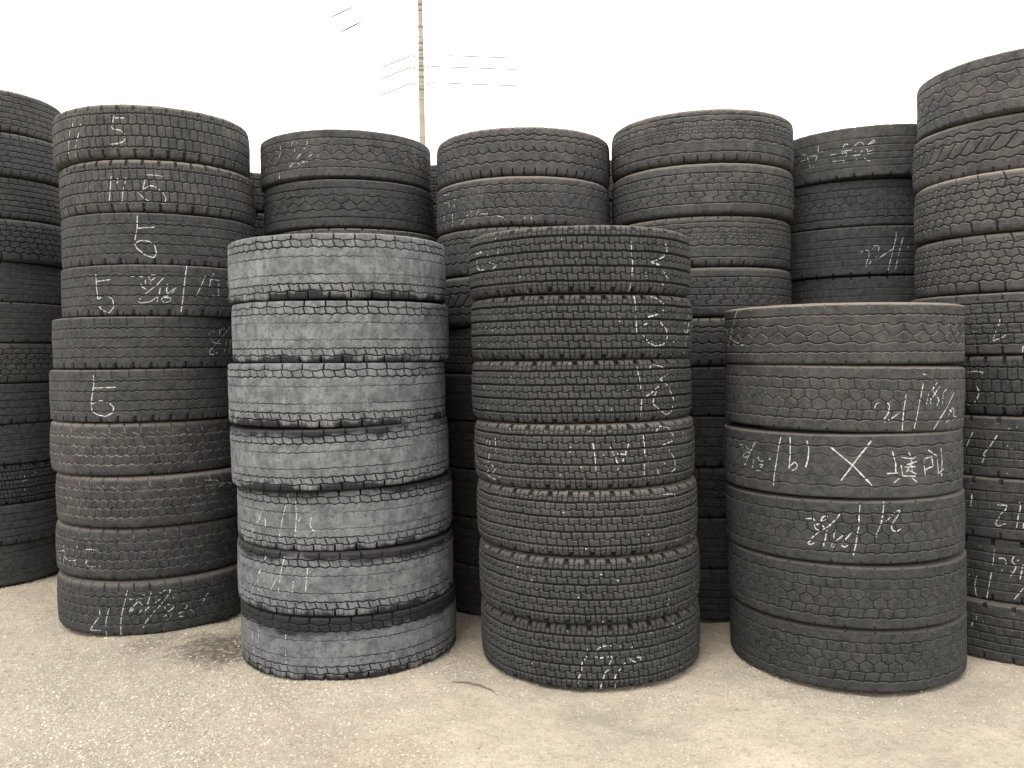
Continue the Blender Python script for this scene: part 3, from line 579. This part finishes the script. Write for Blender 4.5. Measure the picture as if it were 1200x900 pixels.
'J1': [[0.8,-138.6,58,-139.0,26,-135.6,25], [0.8,-133.2,27,-133.0,25], [0.8,-150.9,26,-149.2,32,-147.3,22], [0.8,-146.4,11,-145.2,-16], [0.8,-144.9,13,-139.4,10,-140.8,-19], [0.8,-151.9,0,-147.9,0], [0.8,-144.9,-33,-144.3,-49], [0.8,-142.2,-37,-142.5,-50], [0.8,-123.8,23,-122.4,45,-120.3,42], [0.8,-124.3,10,-120.0,9,-118.2,11], [0.8,-124.1,-1,-121.9,3,-121.0,-10,-121.9,-22], [0.8,-127.7,-12,-124.5,-16], [0.8,-130.9,-1,-127.2,1], [0.8,-129.7,-36,-122.4,-39,-123.3,-51], [0.8,-117.9,24,-114.0,48,-111.9,38,-111.5,22], [0.8,-117.2,2,-115.6,-2], [0.8,-117.7,-20,-114.0,-19,-111.9,9], [0.8,-110.3,12,-109.0,-2,-110.3,-20], [0.8,-109.9,23,-106.0,52,-105.1,41,-108.7,30], [0.8,-109.4,-17,-100.7,-10], [0.8,-108.7,-6,-105.7,0], [0.8,-115.6,-37,-116.1,-52], [0.8,-111.2,-39,-109.9,-51,-108.0,-55]],
'J3': [[0.8,-109.8,-7,-108.3,-6], [0.8,-107.0,1,-105.5,0,-104.6,-15,-104.9,-33,-105.8,-54,-106.5,-76], [0.8,-106.7,-84,-105.9,-85], [0.8,-102.9,7,-101.6,23,-100.1,26,-99.0,13,-99.6,-8,-100.8,-34,-100.5,-50], [0.8,-99.7,-47,-95.0,-19,-91.1,3], [0.8,-89.0,96,-89.0,69,-90.7,6,-92.8,-72,-93.7,-112], [0.8,-84.6,69,-86.5,8,-88.5,-67,-89.3,-103], [0.8,-80.9,18,-82.1,6], [0.8,-103.6,-58,-104.7,-76]],
'H2': [[0.6,-132.6,-108,-129.4,-81], [0.6,-127.9,-67,-123.5,-44], [0.6,-119.1,-47,-120.5,-69], [0.6,-117.5,-63,-112.6,-67,-113.1,-47], [0.6,-112.0,-77,-108.4,-82], [0.6,-106.6,-80,-103.8,-86,-101.0,-107], [0.6,-122.9,-92,-121.9,-80], [0.6,-90.4,-95,-88.7,-97], [0.6,-86.3,-90,-85.7,-102], [0.6,-138.3,37,-138.9,-8], [0.6,-140.9,-36,-141.7,-116], [0.6,-150.5,30,-144.4,27,-144.0,-1], [0.6,-150.1,-40,-152.4,-68], [0.6,-151.0,75,-144.3,73]],
'H5': [[0.7,-132.2,114,-129.2,126,-126.5,106]],
'A10': [[0.4,-37.5,11,-31.6,23,-26.2,64], [0.4,-36.8,-57,-31.8,-25], [0.4,-34.5,55,-33.6,16]],
}
# look of every tyre from the top down: design, tone (paler up top to paint in sky glare), grey, dust (real, raised up top likewise), groove dust, specks, words that say how it looks
LOOK = {
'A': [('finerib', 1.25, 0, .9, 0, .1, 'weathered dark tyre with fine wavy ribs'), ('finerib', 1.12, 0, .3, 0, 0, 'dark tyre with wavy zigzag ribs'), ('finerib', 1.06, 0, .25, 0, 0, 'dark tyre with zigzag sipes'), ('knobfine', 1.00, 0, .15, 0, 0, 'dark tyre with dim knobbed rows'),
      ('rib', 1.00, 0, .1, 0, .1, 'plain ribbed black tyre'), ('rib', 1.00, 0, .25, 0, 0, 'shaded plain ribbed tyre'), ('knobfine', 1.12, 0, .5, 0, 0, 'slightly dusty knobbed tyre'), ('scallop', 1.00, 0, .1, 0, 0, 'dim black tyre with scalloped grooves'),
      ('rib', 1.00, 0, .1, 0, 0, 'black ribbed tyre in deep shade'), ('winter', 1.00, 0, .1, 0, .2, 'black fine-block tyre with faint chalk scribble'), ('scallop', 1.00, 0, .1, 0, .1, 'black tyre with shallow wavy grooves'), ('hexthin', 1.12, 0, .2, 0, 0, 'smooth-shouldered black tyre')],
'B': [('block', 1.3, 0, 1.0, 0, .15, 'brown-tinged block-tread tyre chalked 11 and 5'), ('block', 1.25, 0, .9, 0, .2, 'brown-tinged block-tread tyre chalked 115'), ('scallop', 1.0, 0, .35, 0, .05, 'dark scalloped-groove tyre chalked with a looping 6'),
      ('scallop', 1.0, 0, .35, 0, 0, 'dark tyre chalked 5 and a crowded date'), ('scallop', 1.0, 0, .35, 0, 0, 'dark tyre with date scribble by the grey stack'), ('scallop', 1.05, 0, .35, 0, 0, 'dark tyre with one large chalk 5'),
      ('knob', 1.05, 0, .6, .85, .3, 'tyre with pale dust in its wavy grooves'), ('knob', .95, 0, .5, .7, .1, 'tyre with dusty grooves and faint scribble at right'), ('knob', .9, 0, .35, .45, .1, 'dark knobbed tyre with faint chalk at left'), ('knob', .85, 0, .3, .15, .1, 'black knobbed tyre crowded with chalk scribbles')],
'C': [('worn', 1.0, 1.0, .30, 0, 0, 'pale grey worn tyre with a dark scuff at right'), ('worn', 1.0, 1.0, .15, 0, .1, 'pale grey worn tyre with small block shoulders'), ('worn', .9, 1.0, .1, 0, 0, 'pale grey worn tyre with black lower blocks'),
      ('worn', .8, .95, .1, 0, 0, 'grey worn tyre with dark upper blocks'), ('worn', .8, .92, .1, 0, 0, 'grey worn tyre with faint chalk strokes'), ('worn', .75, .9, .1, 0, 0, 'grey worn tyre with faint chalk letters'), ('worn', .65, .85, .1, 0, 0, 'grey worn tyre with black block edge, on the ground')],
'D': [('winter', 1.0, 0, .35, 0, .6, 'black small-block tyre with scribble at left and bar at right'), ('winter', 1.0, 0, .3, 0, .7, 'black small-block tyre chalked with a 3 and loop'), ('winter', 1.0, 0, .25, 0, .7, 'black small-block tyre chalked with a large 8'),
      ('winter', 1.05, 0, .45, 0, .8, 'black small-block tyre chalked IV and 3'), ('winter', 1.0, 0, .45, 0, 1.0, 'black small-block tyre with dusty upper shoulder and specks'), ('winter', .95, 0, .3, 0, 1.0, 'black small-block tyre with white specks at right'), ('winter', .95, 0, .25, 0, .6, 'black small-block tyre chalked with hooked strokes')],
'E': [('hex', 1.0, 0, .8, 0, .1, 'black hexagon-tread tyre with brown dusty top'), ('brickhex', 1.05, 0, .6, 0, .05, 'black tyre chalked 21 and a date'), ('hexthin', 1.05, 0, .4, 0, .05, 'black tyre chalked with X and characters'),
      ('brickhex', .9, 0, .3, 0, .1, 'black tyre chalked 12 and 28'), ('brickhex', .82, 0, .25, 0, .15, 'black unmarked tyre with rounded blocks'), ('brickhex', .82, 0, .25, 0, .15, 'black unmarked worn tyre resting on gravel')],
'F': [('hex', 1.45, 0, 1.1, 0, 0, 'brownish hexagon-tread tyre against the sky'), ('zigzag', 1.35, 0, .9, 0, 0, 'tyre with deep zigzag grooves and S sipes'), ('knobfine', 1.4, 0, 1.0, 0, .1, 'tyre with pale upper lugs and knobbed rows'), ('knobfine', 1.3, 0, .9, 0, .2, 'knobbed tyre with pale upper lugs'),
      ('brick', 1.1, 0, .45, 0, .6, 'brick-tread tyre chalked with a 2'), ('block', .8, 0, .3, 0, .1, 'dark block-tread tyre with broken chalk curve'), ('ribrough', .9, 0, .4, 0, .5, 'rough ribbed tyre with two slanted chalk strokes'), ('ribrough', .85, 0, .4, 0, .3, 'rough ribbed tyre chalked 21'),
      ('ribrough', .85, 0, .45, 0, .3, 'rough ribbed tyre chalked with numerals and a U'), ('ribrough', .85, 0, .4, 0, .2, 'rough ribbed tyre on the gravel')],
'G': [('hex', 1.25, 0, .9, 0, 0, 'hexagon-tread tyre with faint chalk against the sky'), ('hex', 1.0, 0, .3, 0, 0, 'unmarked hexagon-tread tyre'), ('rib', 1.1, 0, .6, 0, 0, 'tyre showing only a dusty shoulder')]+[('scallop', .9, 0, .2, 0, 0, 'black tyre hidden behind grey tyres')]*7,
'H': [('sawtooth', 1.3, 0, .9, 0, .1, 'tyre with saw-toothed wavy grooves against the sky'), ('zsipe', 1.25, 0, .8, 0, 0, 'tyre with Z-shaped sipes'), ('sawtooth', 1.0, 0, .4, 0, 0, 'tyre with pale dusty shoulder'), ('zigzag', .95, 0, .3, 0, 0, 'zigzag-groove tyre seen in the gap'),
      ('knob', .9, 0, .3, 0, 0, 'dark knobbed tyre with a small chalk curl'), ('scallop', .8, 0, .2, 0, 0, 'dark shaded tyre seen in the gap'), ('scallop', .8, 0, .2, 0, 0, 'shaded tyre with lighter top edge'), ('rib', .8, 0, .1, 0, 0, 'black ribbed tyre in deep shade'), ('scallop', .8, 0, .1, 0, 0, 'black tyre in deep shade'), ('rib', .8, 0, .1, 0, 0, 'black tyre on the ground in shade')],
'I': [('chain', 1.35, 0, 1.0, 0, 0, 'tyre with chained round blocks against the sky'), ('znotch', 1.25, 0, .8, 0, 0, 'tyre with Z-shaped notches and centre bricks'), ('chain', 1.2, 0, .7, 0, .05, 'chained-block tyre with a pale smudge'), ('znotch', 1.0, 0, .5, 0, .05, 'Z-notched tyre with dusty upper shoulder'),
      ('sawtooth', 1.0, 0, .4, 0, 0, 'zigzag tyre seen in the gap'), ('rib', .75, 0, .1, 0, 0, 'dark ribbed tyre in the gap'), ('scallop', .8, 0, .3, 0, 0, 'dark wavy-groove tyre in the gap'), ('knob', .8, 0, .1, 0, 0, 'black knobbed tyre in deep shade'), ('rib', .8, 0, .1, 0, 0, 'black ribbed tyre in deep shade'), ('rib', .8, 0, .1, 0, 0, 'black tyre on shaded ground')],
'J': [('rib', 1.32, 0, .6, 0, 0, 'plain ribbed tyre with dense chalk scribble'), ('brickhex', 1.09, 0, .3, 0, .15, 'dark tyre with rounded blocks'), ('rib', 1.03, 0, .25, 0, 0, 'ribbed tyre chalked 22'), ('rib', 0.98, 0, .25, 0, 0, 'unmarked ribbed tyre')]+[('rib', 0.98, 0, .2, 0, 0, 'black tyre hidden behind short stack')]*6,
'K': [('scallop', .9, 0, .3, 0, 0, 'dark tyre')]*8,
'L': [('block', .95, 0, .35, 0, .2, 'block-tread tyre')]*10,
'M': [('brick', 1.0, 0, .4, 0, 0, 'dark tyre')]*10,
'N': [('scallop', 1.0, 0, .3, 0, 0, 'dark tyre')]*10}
PLACE = {'A': 'stack cut off by the left edge', 'B': 'tall left stack chalked with fives', 'C': 'weathered grey front stack', 'D': 'central front stack', 'E': 'short front stack at right',
 'F': 'tall stack at the right edge', 'G': 'rear stack behind the grey stack', 'H': 'rear stack behind the central stack', 'I': 'right-centre rear stack', 'J': 'rear stack behind the short stack',
 'K': 'farthest stack behind the left gap', 'L': 'farthest stack left of the pole', 'M': 'farthest stack below the pole', 'N': 'farthest stack right of the pole'}
SHORT = {'A': 'the leftmost stack', 'B': 'the fives stack', 'C': 'the grey stack', 'D': 'the central stack', 'E': 'the short stack', 'F': 'the rightmost stack',
 'G': 'the stack behind the grey one', 'H': 'the stack behind the central one', 'I': 'the right-centre rear stack', 'J': 'the stack behind the short one',
 'K': 'the farthest stack behind the left gap', 'L': 'the farthest stack left of the pole', 'M': 'the farthest stack below the pole', 'N': 'the farthest stack right of the pole'}
def LABEL(words, pos, key):
    for pl in (PLACE[key], SHORT[key]):
        s = f"{words}, {pos} in {pl}"
        if len(s.split()) <= 16: return s
    s = f"{words}, {pos} of {SHORT[key].replace('the stack', 'stack')}"
    if len(s.split()) <= 16: return s
    w = words.split(' with ')[0].split(' seen')[0].split(' showing')[0].split(' just')[0].split(' in the')[0].split(' in deep')[0]
    return f"{w}, {pos} in {SHORT[key]}"
GROUP = {'A': 'tyres of the leftmost stack', 'B': 'tyres of the stack chalked with fives', 'C': 'tyres of the grey front stack', 'D': 'tyres of the central front stack', 'E': 'tyres of the short right stack', 'F': 'tyres of the rightmost stack'}
ORD = ['top', 'second', 'third', 'fourth', 'fifth', 'sixth', 'seventh', 'eighth', 'ninth', 'tenth', 'eleventh', 'twelfth']
def far_stack(x, y, n, t, R):
    out = []; zt = n*t
    for k in range(n):
        out.append([x+random.uniform(-.015, .015), y+random.uniform(-.015, .015), zt-(k+.5)*t, t, random.uniform(-.004, .004), random.uniform(-.004, .004)])
    return [R, out]
STACKS['K'] = far_stack(-3.0, 6.5, 8, .263, .5)
STACKS['L'] = far_stack(-1.98, 6.12, 10, .265, .5)
STACKS['M'] = far_stack(-.45, 6.08, 10, .266, .5)
STACKS['N'] = far_stack(.62, 6.02, 10, .266, .5)
LIST = []
for k_ in 'ABCDEFGHIJKLMN':
    for l_ in LOOK[k_]:
        if l_[0] not in LIST: LIST.append(l_[0])
for d_ in LIST: tread_mesh(d_)
proto = {}
def make_tyre(design):
    root = bpy.data.objects.new('truck_tyre', None); col.objects.link(root); root.empty_display_size = .1
    a = obj('tread', TREAD[design], root); b = obj('sidewall', side_mesh(1), root); c = obj('sidewall', side_mesh(-1), root)
    return [root, a, b, c]
def copy_tyre(src):
    out = []
    for i, o in enumerate(src):
        c = o.copy(); col.objects.link(c)
        if i: c.parent = out[0]
        out.append(c)
    return out
for key in 'ABCDEFGHIJKLMN':
    Rs, tyres = STACKS[key]; N = len(tyres)
    for k, (x, y, z, t, ta, tb) in enumerate(tyres):
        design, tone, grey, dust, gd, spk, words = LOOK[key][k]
        if design in proto: ty = copy_tyre(proto[design])
        else: ty = make_tyre(design); proto[design] = ty
        root = ty[0]
        rot = random.uniform(-math.pi, math.pi)
        nrm = Vector((-ta, -tb, 1)).normalized()
        q = Vector((0, 0, 1)).rotation_difference(nrm).to_matrix().to_4x4()
        rs = Rs/R0*random.uniform(.998, 1.002)
        root.matrix_world = Matrix.Translation((x, y, z)) @ q @ Matrix.Rotation(rot, 4, 'Z') @ Matrix.Diagonal((rs, rs, t/T0, 1))
        for o in ty[1:]:
            side = o.name.startswith('sidewall')
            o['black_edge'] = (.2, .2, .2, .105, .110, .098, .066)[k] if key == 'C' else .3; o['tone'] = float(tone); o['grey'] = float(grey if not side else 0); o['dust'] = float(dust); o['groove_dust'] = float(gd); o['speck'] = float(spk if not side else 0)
        pos = 'bottom' if k == N-1 else ORD[k]+('' if k == 0 else ' from top')
        tag(root, LABEL(words, pos, key), 'tyre', GROUP.get(key, 'tyres stacked in the rear rows'))
        st = CHALKS.get(key+str(k+1))
        if st:
            me = chalk_mesh(design, st, rot)
            if me: obj('chalk_writing', me, root)

# ------------------------------------------------------------------ ground: packed sandy gravel yard
def gh(x, y):
    return (.006*np.sin(1.7*x+.6*y+1)+.004*np.sin(3.9*x-2.3*y)+.003*np.sin(7.1*y+3.3*x+2)+.0022*np.sin(15*x+9*y)+.0018*np.sin(21*y-13*x+1)-.006)
def grid(name, x0, x1, y0, y1, nx, ny, hf, mat):
    X, Y = np.meshgrid(np.linspace(x0, x1, nx), np.linspace(y0, y1, ny)); Z = hf(X, Y)
    V = np.stack([X, Y, Z], -1).reshape(-1, 3)
    i = np.arange(ny-1)[:, None]*nx; j = np.arange(nx-1)[None, :]; a = (i+j).ravel()
    return mesh_np(name, V, np.stack([a, a+1, a+nx+1, a+nx], -1), mat)
GRD_NODES = None
def ground_mat():
    m, n, b = new_mat('sandy_ground')
    g = node(n, 'ShaderNodeNewGeometry'); P = g.outputs['Position']
    big = noise(n, P, .9, 4, .6); mid = noise(n, P, 3.2, 6, .65); fine = noise(n, P, 34, 6, .7); gr = noise(n, P, 120, 5, .8)
    c = mix(n, ramp(n, mid, .3, .7), (.43, .365, .28), (.51, .438, .345))
    c = mix(n, mth(n, 'MULTIPLY', ramp(n, big, .42, .66), .7), c, (.29, .26, .205))
    c = mix(n, mth(n, 'MULTIPLY', ramp(n, fine, .48, .68), .55), c, (.26, .215, .16))
    c = mix(n, mth(n, 'MULTIPLY', ramp(n, gr, .52, .66), .65), c, (.60, .54, .45))
    c = mix(n, mth(n, 'MULTIPLY', ramp(n, gr, .46, .34), .6), c, (.17, .14, .105))
    spx = node(n, 'ShaderNodeSeparateXYZ'); n.links.new(P, spx.inputs[0])
    lf = mth(n, 'ADD', spx.outputs[0], mth(n, 'MULTIPLY', mth(n, 'SUBTRACT', mid, .5), 2.5))
    c = mix(n, mth(n, 'MULTIPLY', mth(n, 'MULTIPLY', ramp(n, lf, .2, -1.4), ramp(n, fine, .35, .6, .3, 1.)), .42), c, (.27, .23, .18))
    # darker spots near the grey stack and faint reddish patches
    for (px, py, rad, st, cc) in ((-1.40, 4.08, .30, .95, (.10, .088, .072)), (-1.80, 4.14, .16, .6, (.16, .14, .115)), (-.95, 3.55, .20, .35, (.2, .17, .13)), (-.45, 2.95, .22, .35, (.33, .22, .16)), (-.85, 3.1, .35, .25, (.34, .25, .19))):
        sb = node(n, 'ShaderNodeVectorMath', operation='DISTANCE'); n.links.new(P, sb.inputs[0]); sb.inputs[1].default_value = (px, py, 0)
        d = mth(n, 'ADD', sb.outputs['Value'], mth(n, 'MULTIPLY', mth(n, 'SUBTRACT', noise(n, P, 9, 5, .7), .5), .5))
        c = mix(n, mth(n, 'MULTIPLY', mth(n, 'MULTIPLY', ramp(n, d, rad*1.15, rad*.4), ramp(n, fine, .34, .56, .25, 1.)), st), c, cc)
    n.links.new(c, b.inputs['Base Color']); b.inputs['Roughness'].default_value = .95; b.inputs['Specular IOR Level'].default_value = .15
    bp = node(n, 'ShaderNodeBump'); bp.inputs['Strength'].default_value = .8; bp.inputs['Distance'].default_value = .006
    h = mth(n, 'ADD', mth(n, 'MULTIPLY', fine, 1.2), mth(n, 'MULTIPLY', gr, .8))
    n.links.new(h, bp.inputs['Height']); n.links.new(bp.outputs[0], b.inputs['Normal'])
    return m
GM = ground_mat()
# one sheet: dense under the camera's view, coarse out to the horizon
def axis(c, near, far, nn, nf):
    a = np.linspace(-near, near, nn); o = np.geomspace(near, far, nf)[1:]
    return np.concatenate([c-o[::-1], c+a, c+o])
gx = axis(0, 4.5, 1500, 640, 22); gy = axis(4, 4.5, 1500, 640, 22)
X, Y = np.meshgrid(gx, gy); Z = gh(X, Y)*np.exp(-((X/9)**2+((Y-4)/9)**2))
Z += -.012*(1-np.exp(-((X/9)**2+((Y-4)/9)**2)))
def smooth_noise(shape, w):
    a = rng.normal(0, 1, shape)
    for _ in range(2):
        for ax in (0, 1): a = np.apply_along_axis(lambda v: np.convolve(v, np.ones(w)/w, 'same'), ax, a)
    return a/a.std()
Z += (.0013*smooth_noise(X.shape, 3)+.0016*smooth_noise(X.shape, 7)+.0022*smooth_noise(X.shape, 17))*np.exp(-((X/6)**4+((Y-4)/6)**4))
V = np.stack([X, Y, Z], -1).reshape(-1, 3); nx = len(gx); ny = len(gy)
a = (np.arange(ny-1)[:, None]*nx+np.arange(nx-1)[None, :]).ravel()
tag(obj('ground', mesh_np('ground', V, np.stack([a, a+1, a+nx+1, a+nx], -1), GM)), kind='structure')

# loose gravel: thousands of small broken stones as one mesh
def gravel():
    m, n, b = new_mat('gravel_stone')
    at = node(n, 'ShaderNodeAttribute', attribute_type='GEOMETRY', attribute_name='shade')
    rp = node(n, 'ShaderNodeValToRGB'); e = rp.color_ramp.elements
    e[0].position = 0; e[0].color = (.13, .115, .095, 1); e[1].position = 1; e[1].color = (.62, .57, .50, 1)
    x = e.new(.35); x.color = (.30, .265, .21, 1); x = e.new(.7); x.color = (.42, .375, .30, 1)
    n.links.new(at.outputs['Fac'], rp.inputs[0]); n.links.new(rp.outputs[0], b.inputs['Base Color']); b.inputs['Roughness'].default_value = .9
    tot = 430000
    px = rng.uniform(-3.6, 3.6, tot); py = rng.uniform(1.9, 5.6, tot)
    def fld(x, y):
        return (np.sin(2.1*x+1.3*y+.4)*np.sin(1.7*y-.9*x+1.1)+.6*np.sin(5.3*x-3.1*y)*np.sin(4.7*y+2.2*x+.5)+.4*np.sin(11*x+7*y+1)*np.sin(9*y-8*x))
    dens = .36+.15*fld(px, py)-.9*np.exp(-(((px+1.42)/.24)**2+((py-4.05)/.22)**2))
    dens += .45*np.exp(-(((px+1.5)/1.15)**2+((py-3.35)/.75)**2))       # coarse patch at the left
    dens += .8*np.exp(-(((px-.60)/.14)**2+((py-3.40)/.08)**2))
    dens += .8*np.exp(-(((px-1.02)/.10)**2+((py-3.72)/.28)**2))         # strip between the central and right stacks
    dens += .15*np.exp(-(((px-.98)/.35)**2+((py-3.12)/.12)**2))+.2*np.exp(-(((px-1.25)/.18)**2+((py-3.36)/.08)**2))
    dens += .6*np.exp(-(((px+.25)/.08)**2+((py-3.75)/.2)**2))
    dens -= .45*np.exp(-(((px-.2)/.55)**2+((py-3.15)/.22)**2))+.4*np.exp(-(((px-1.6)/.6)**2+((py-2.95)/.18)**2))
    keep = rng.random(tot) < np.clip(dens, .03, 1)*np.clip(1.4-.12*(py-2), .3, 1)
    px, py = px[keep], py[keep]; N = len(px)
    size = .0013+.0031*rng.random(N)**2.2+.0045*(rng.random(N) > .993)*rng.random(N)
    size *= 1+.55*np.clip((.4-px)/1.6, 0, 1)*rng.random(N)
    base = np.array([(1, 0, 0), (0, 1, 0), (-1, 0, 0), (0, -1, 0), (.5, .5, .75), (-.55, .5, .7), (-.5, -.5, .8), (.5, -.55, .7)], float)
    faces = np.array([(4, 5, 6), (4, 6, 7), (0, 1, 4), (1, 5, 4), (1, 2, 5), (2, 6, 5), (2, 3, 6), (3, 7, 6), (3, 0, 7), (0, 4, 7)])
    V = base[None]*(1+rng.uniform(-.32, .32, (N, 8, 3)))
    V *= (size[:, None]*np.stack([1+.5*rng.random(N), np.ones(N), .55+.5*rng.random(N)], 1))[:, None, :]
    an = rng.uniform(0, 6.283, N); ca, sa = np.cos(an)[:, None], np.sin(an)[:, None]
    x = V[..., 0]*ca-V[..., 1]*sa+px[:, None]; y = V[..., 0]*sa+V[..., 1]*ca+py[:, None]
    ix = np.clip(np.searchsorted(gx, px)-1, 0, len(gx)-2); iy = np.clip(np.searchsorted(gy, py)-1, 0, len(gy)-2)
    fx = (px-gx[ix])/(gx[ix+1]-gx[ix]); fy = (py-gy[iy])/(gy[iy+1]-gy[iy])
    zz = (Z[iy, ix]*(1-fx)+Z[iy, ix+1]*fx)*(1-fy)+(Z[iy+1, ix]*(1-fx)+Z[iy+1, ix+1]*fx)*fy
    z = V[..., 2]+zz[:, None]-size[:, None]*.12
    F = (faces[None]+np.arange(N)[:, None, None]*8).reshape(-1, 3)
    sh = np.repeat(np.clip(rng.normal(.62, .19, N), 0, 1), 8)
    o = obj('gravel', mesh_np('gravel', np.stack([x, y, z], -1).reshape(-1, 3), F, m, False, {'shade': sh}))
    tag(o, kind='stuff')
    print('stones', N)
gravel()

def tube(pts, rad, sides=8, caps=True):
    pts = [Vector(p) for p in pts]; V = []; F = []
    for i, p in enumerate(pts):
        d = (pts[min(i+1, len(pts)-1)]-pts[max(i-1, 0)]).normalized()
        u = d.cross(Vector((0, 0, 1)) if abs(d.z) < .9 else Vector((1, 0, 0))).normalized(); w = d.cross(u)
        r = rad[i] if isinstance(rad, (list, tuple)) else rad
        for k in range(sides):
            a = 2*math.pi*k/sides; V.append(p+u*math.cos(a)*r+w*math.sin(a)*r)
    for i in range(len(pts)-1):
        for k in range(sides):
            F.append((i*sides+k, i*sides+(k+1) % sides, (i+1)*sides+(k+1) % sides, (i+1)*sides+k))
    if caps: F.append(tuple(range(sides))[::-1]); F.append(tuple((len(pts)-1)*sides+k for k in range(sides)))
    return V, F
def pymesh(name, V, F, mat, smooth=True):
    me = bpy.data.meshes.new(name); me.from_pydata([tuple(v) for v in V], [], F); me.materials.append(mat)
    for p in me.polygons: p.use_smooth = smooth
    return me
TWIG = simple('dry_twig', (.16, .12, .085), .9, .3, 60, .4)
def twig(pts, r, label):
    P = [(x, y, float(gh(np.float64(x), np.float64(y)))+r*1.0+.004+dz) for x, y, dz in pts]
    V, F = tube(P, [r*.6]+[r]*(len(P)-2)+[r*.4], 6)
    tag(obj('twig', pymesh('twig', V, F, TWIG)), label, 'twig', 'twigs on the gravel')
twig([(-.275, 3.60, 0), (-.21, 3.595, .003), (-.15, 3.555, .004), (-.10, 3.51, .002), (-.075, 3.46, 0)], .0028, 'thin curved dry twig on sand between grey and central stacks')
twig([(-.235, 3.20, 0), (-.222, 3.165, .002), (-.212, 3.13, 0)], .0022, 'short dry twig on sand in front of the curved twig')

# ------------------------------------------------------------------ utility pole with overhead wires, far behind the yard
CONC = simple('pole_concrete', (.33, .285, .235), .85, .12, 3, .3)
STEEL = simple('galvanised_steel', (.34, .32, .29), .5, .1, 10, 0, .3)
BROWN = simple('rusty_bracket', (.235, .195, .16), .8, .3, 10)
WIREM = simple('wire_sheath', (.05, .05, .055), .6, .1, 5)
PX, PY = -3.23, 32.0
def prad(z): return .178-z/150.0
pole = bpy.data.objects.new('utility_pole', None); col.objects.link(pole); pole.location = (PX, PY, -.02)
tag(pole, 'tan concrete utility pole with bands rising behind the tyre stacks', 'utility pole')
LEAN = 0.0
def pc(z): return (LEAN*-z*.6, 0, z)
V, F = tube([pc(z) for z in np.linspace(0, 17, 18)], [prad(z) for z in np.linspace(0, 17, 18)], 28)
obj('shaft', pymesh('shaft', V, F, CONC), pole)
def band(z, h, m, ex=.006):
    V, F = tube([pc(z), pc(z+h)], [prad(z)+ex, prad(z+h)+ex], 28)
    obj('band', pymesh('band', V, F, m), pole)
for z in (9.55, 10.95, 11.45, 11.62, 12.05, 12.3, 12.62, 12.85, 13.25, 14.1, 14.3, 14.55, 14.9): band(z, random.choice((.04, .06, .09)), STEEL)
for z in (11.3, 11.75, 12.0, 12.15, 12.45, 12.75, 13.0, 13.6, 14.2, 14.42, 14.62, 14.75, 15.1): band(z, .10, BROWN, .009)
for i in range(18):
    z = 9.2+i*.36; sg = 1 if i % 2 else -1
    c = Vector(pc(z)); V, F = tube([c+Vector((sg*prad(z)*.8, 0, 0)), c+Vector((sg*(prad(z)+.10), -.02, 0)), c+Vector((sg*(prad(z)+.105), -.02, .03))], .009, 6)
    if i % 2 == 0 or i > 8: obj('step_bolt', pymesh('step_bolt', V, F, STEEL), pole)
def insulator(p):
    V, F = tube([Vector(p)+Vector((0, 0, a)) for a in (-.09, -.05, -.045, 0, .005, .05, .06, .09)], [.02, .02, .045, .045, .03, .03, .045, .02], 12)
    obj('insulator', pymesh('insulator', V, F, simple_ins), pole)
simple_ins = simple('glazed_porcelain', (.55, .54, .5), .3, .05, 4)
ZS = (12.6, 12.18, 11.58)
for z in ZS:
    for sg in (-1, 1): insulator((sg*(prad(z)+.16)+pc(z)[0], -.03, z))
    V, F = tube([(pc(z)[0]-prad(z)-.2, -.03, z-.09), (pc(z)[0]+prad(z)+.2, -.03, z-.09)], .011, 6)
    obj('crossarm', pymesh('crossarm', V, F, BROWN), pole)
def wire(p0, p1, sag, r, label):
    p0 = Vector(p0); p1 = Vector(p1); P = []
    for i in range(25):
        t = i/24; p = p0.lerp(p1, t); p.z -= sag*4*t*(1-t); P.append(p)
    V, F = tube(P, r, 6); tag(obj('overhead_wire', pymesh('overhead_wire', V, F, WIREM)), label, 'wire', 'overhead wires at the pole')
nm = ('upper', 'middle', 'lower')
def glare_wire(p0, p1, sag, r, r2, frac, label):
    p0 = Vector(p0); p1 = Vector(p1); P = []; rad = []
    n = 60
    for i in range(n+1):
        t = (i/n)**1.5; p = p0.lerp(p1, t); p.z -= sag*4*t*(1-t); P.append(p)
        rad.append(r2 if any(a <= t <= b for a, b in frac) else r)  # thickness steps shape the sky glare: thin spans wash out, thick ones show
    V, F = tube(P, rad, 6); tag(obj('overhead_wire', pymesh('overhead_wire', V, F, WIREM)), label, 'wire', 'overhead wires at the pole')
for i, z in enumerate(ZS):
    b = Vector((PX, PY, z-.02))
    glare_wire(b+Vector((.34, -.03, 0)), (PX+45, PY+2, z+.3), .5, .0085, .0175, [(0, .010), (.012, .036), (.038, .07)], f'{nm[i]} thin wire running right from the utility pole')
    glare_wire(b+Vector((-.34, -.03, 0)), (PX-40, PY+30, z-.9), .8, .0085, .0175, [(0, .015), (.017, .036)], f'{nm[i]} thin wire running left from the utility pole')
glare_wire((PX-.1, PY, 14.9), (PX-34, PY+1.5, 10.5), 3.2, .009, .026, [(.062, .080)], 'cable crossing the sky at upper left of the pole, lower of two')
glare_wire((PX-.1, PY, 15.6), (PX-34, PY+1.5, 11.2), 3.2, .009, .022, [(.075, .09)], 'cable crossing the sky at upper left of the pole, higher of two')
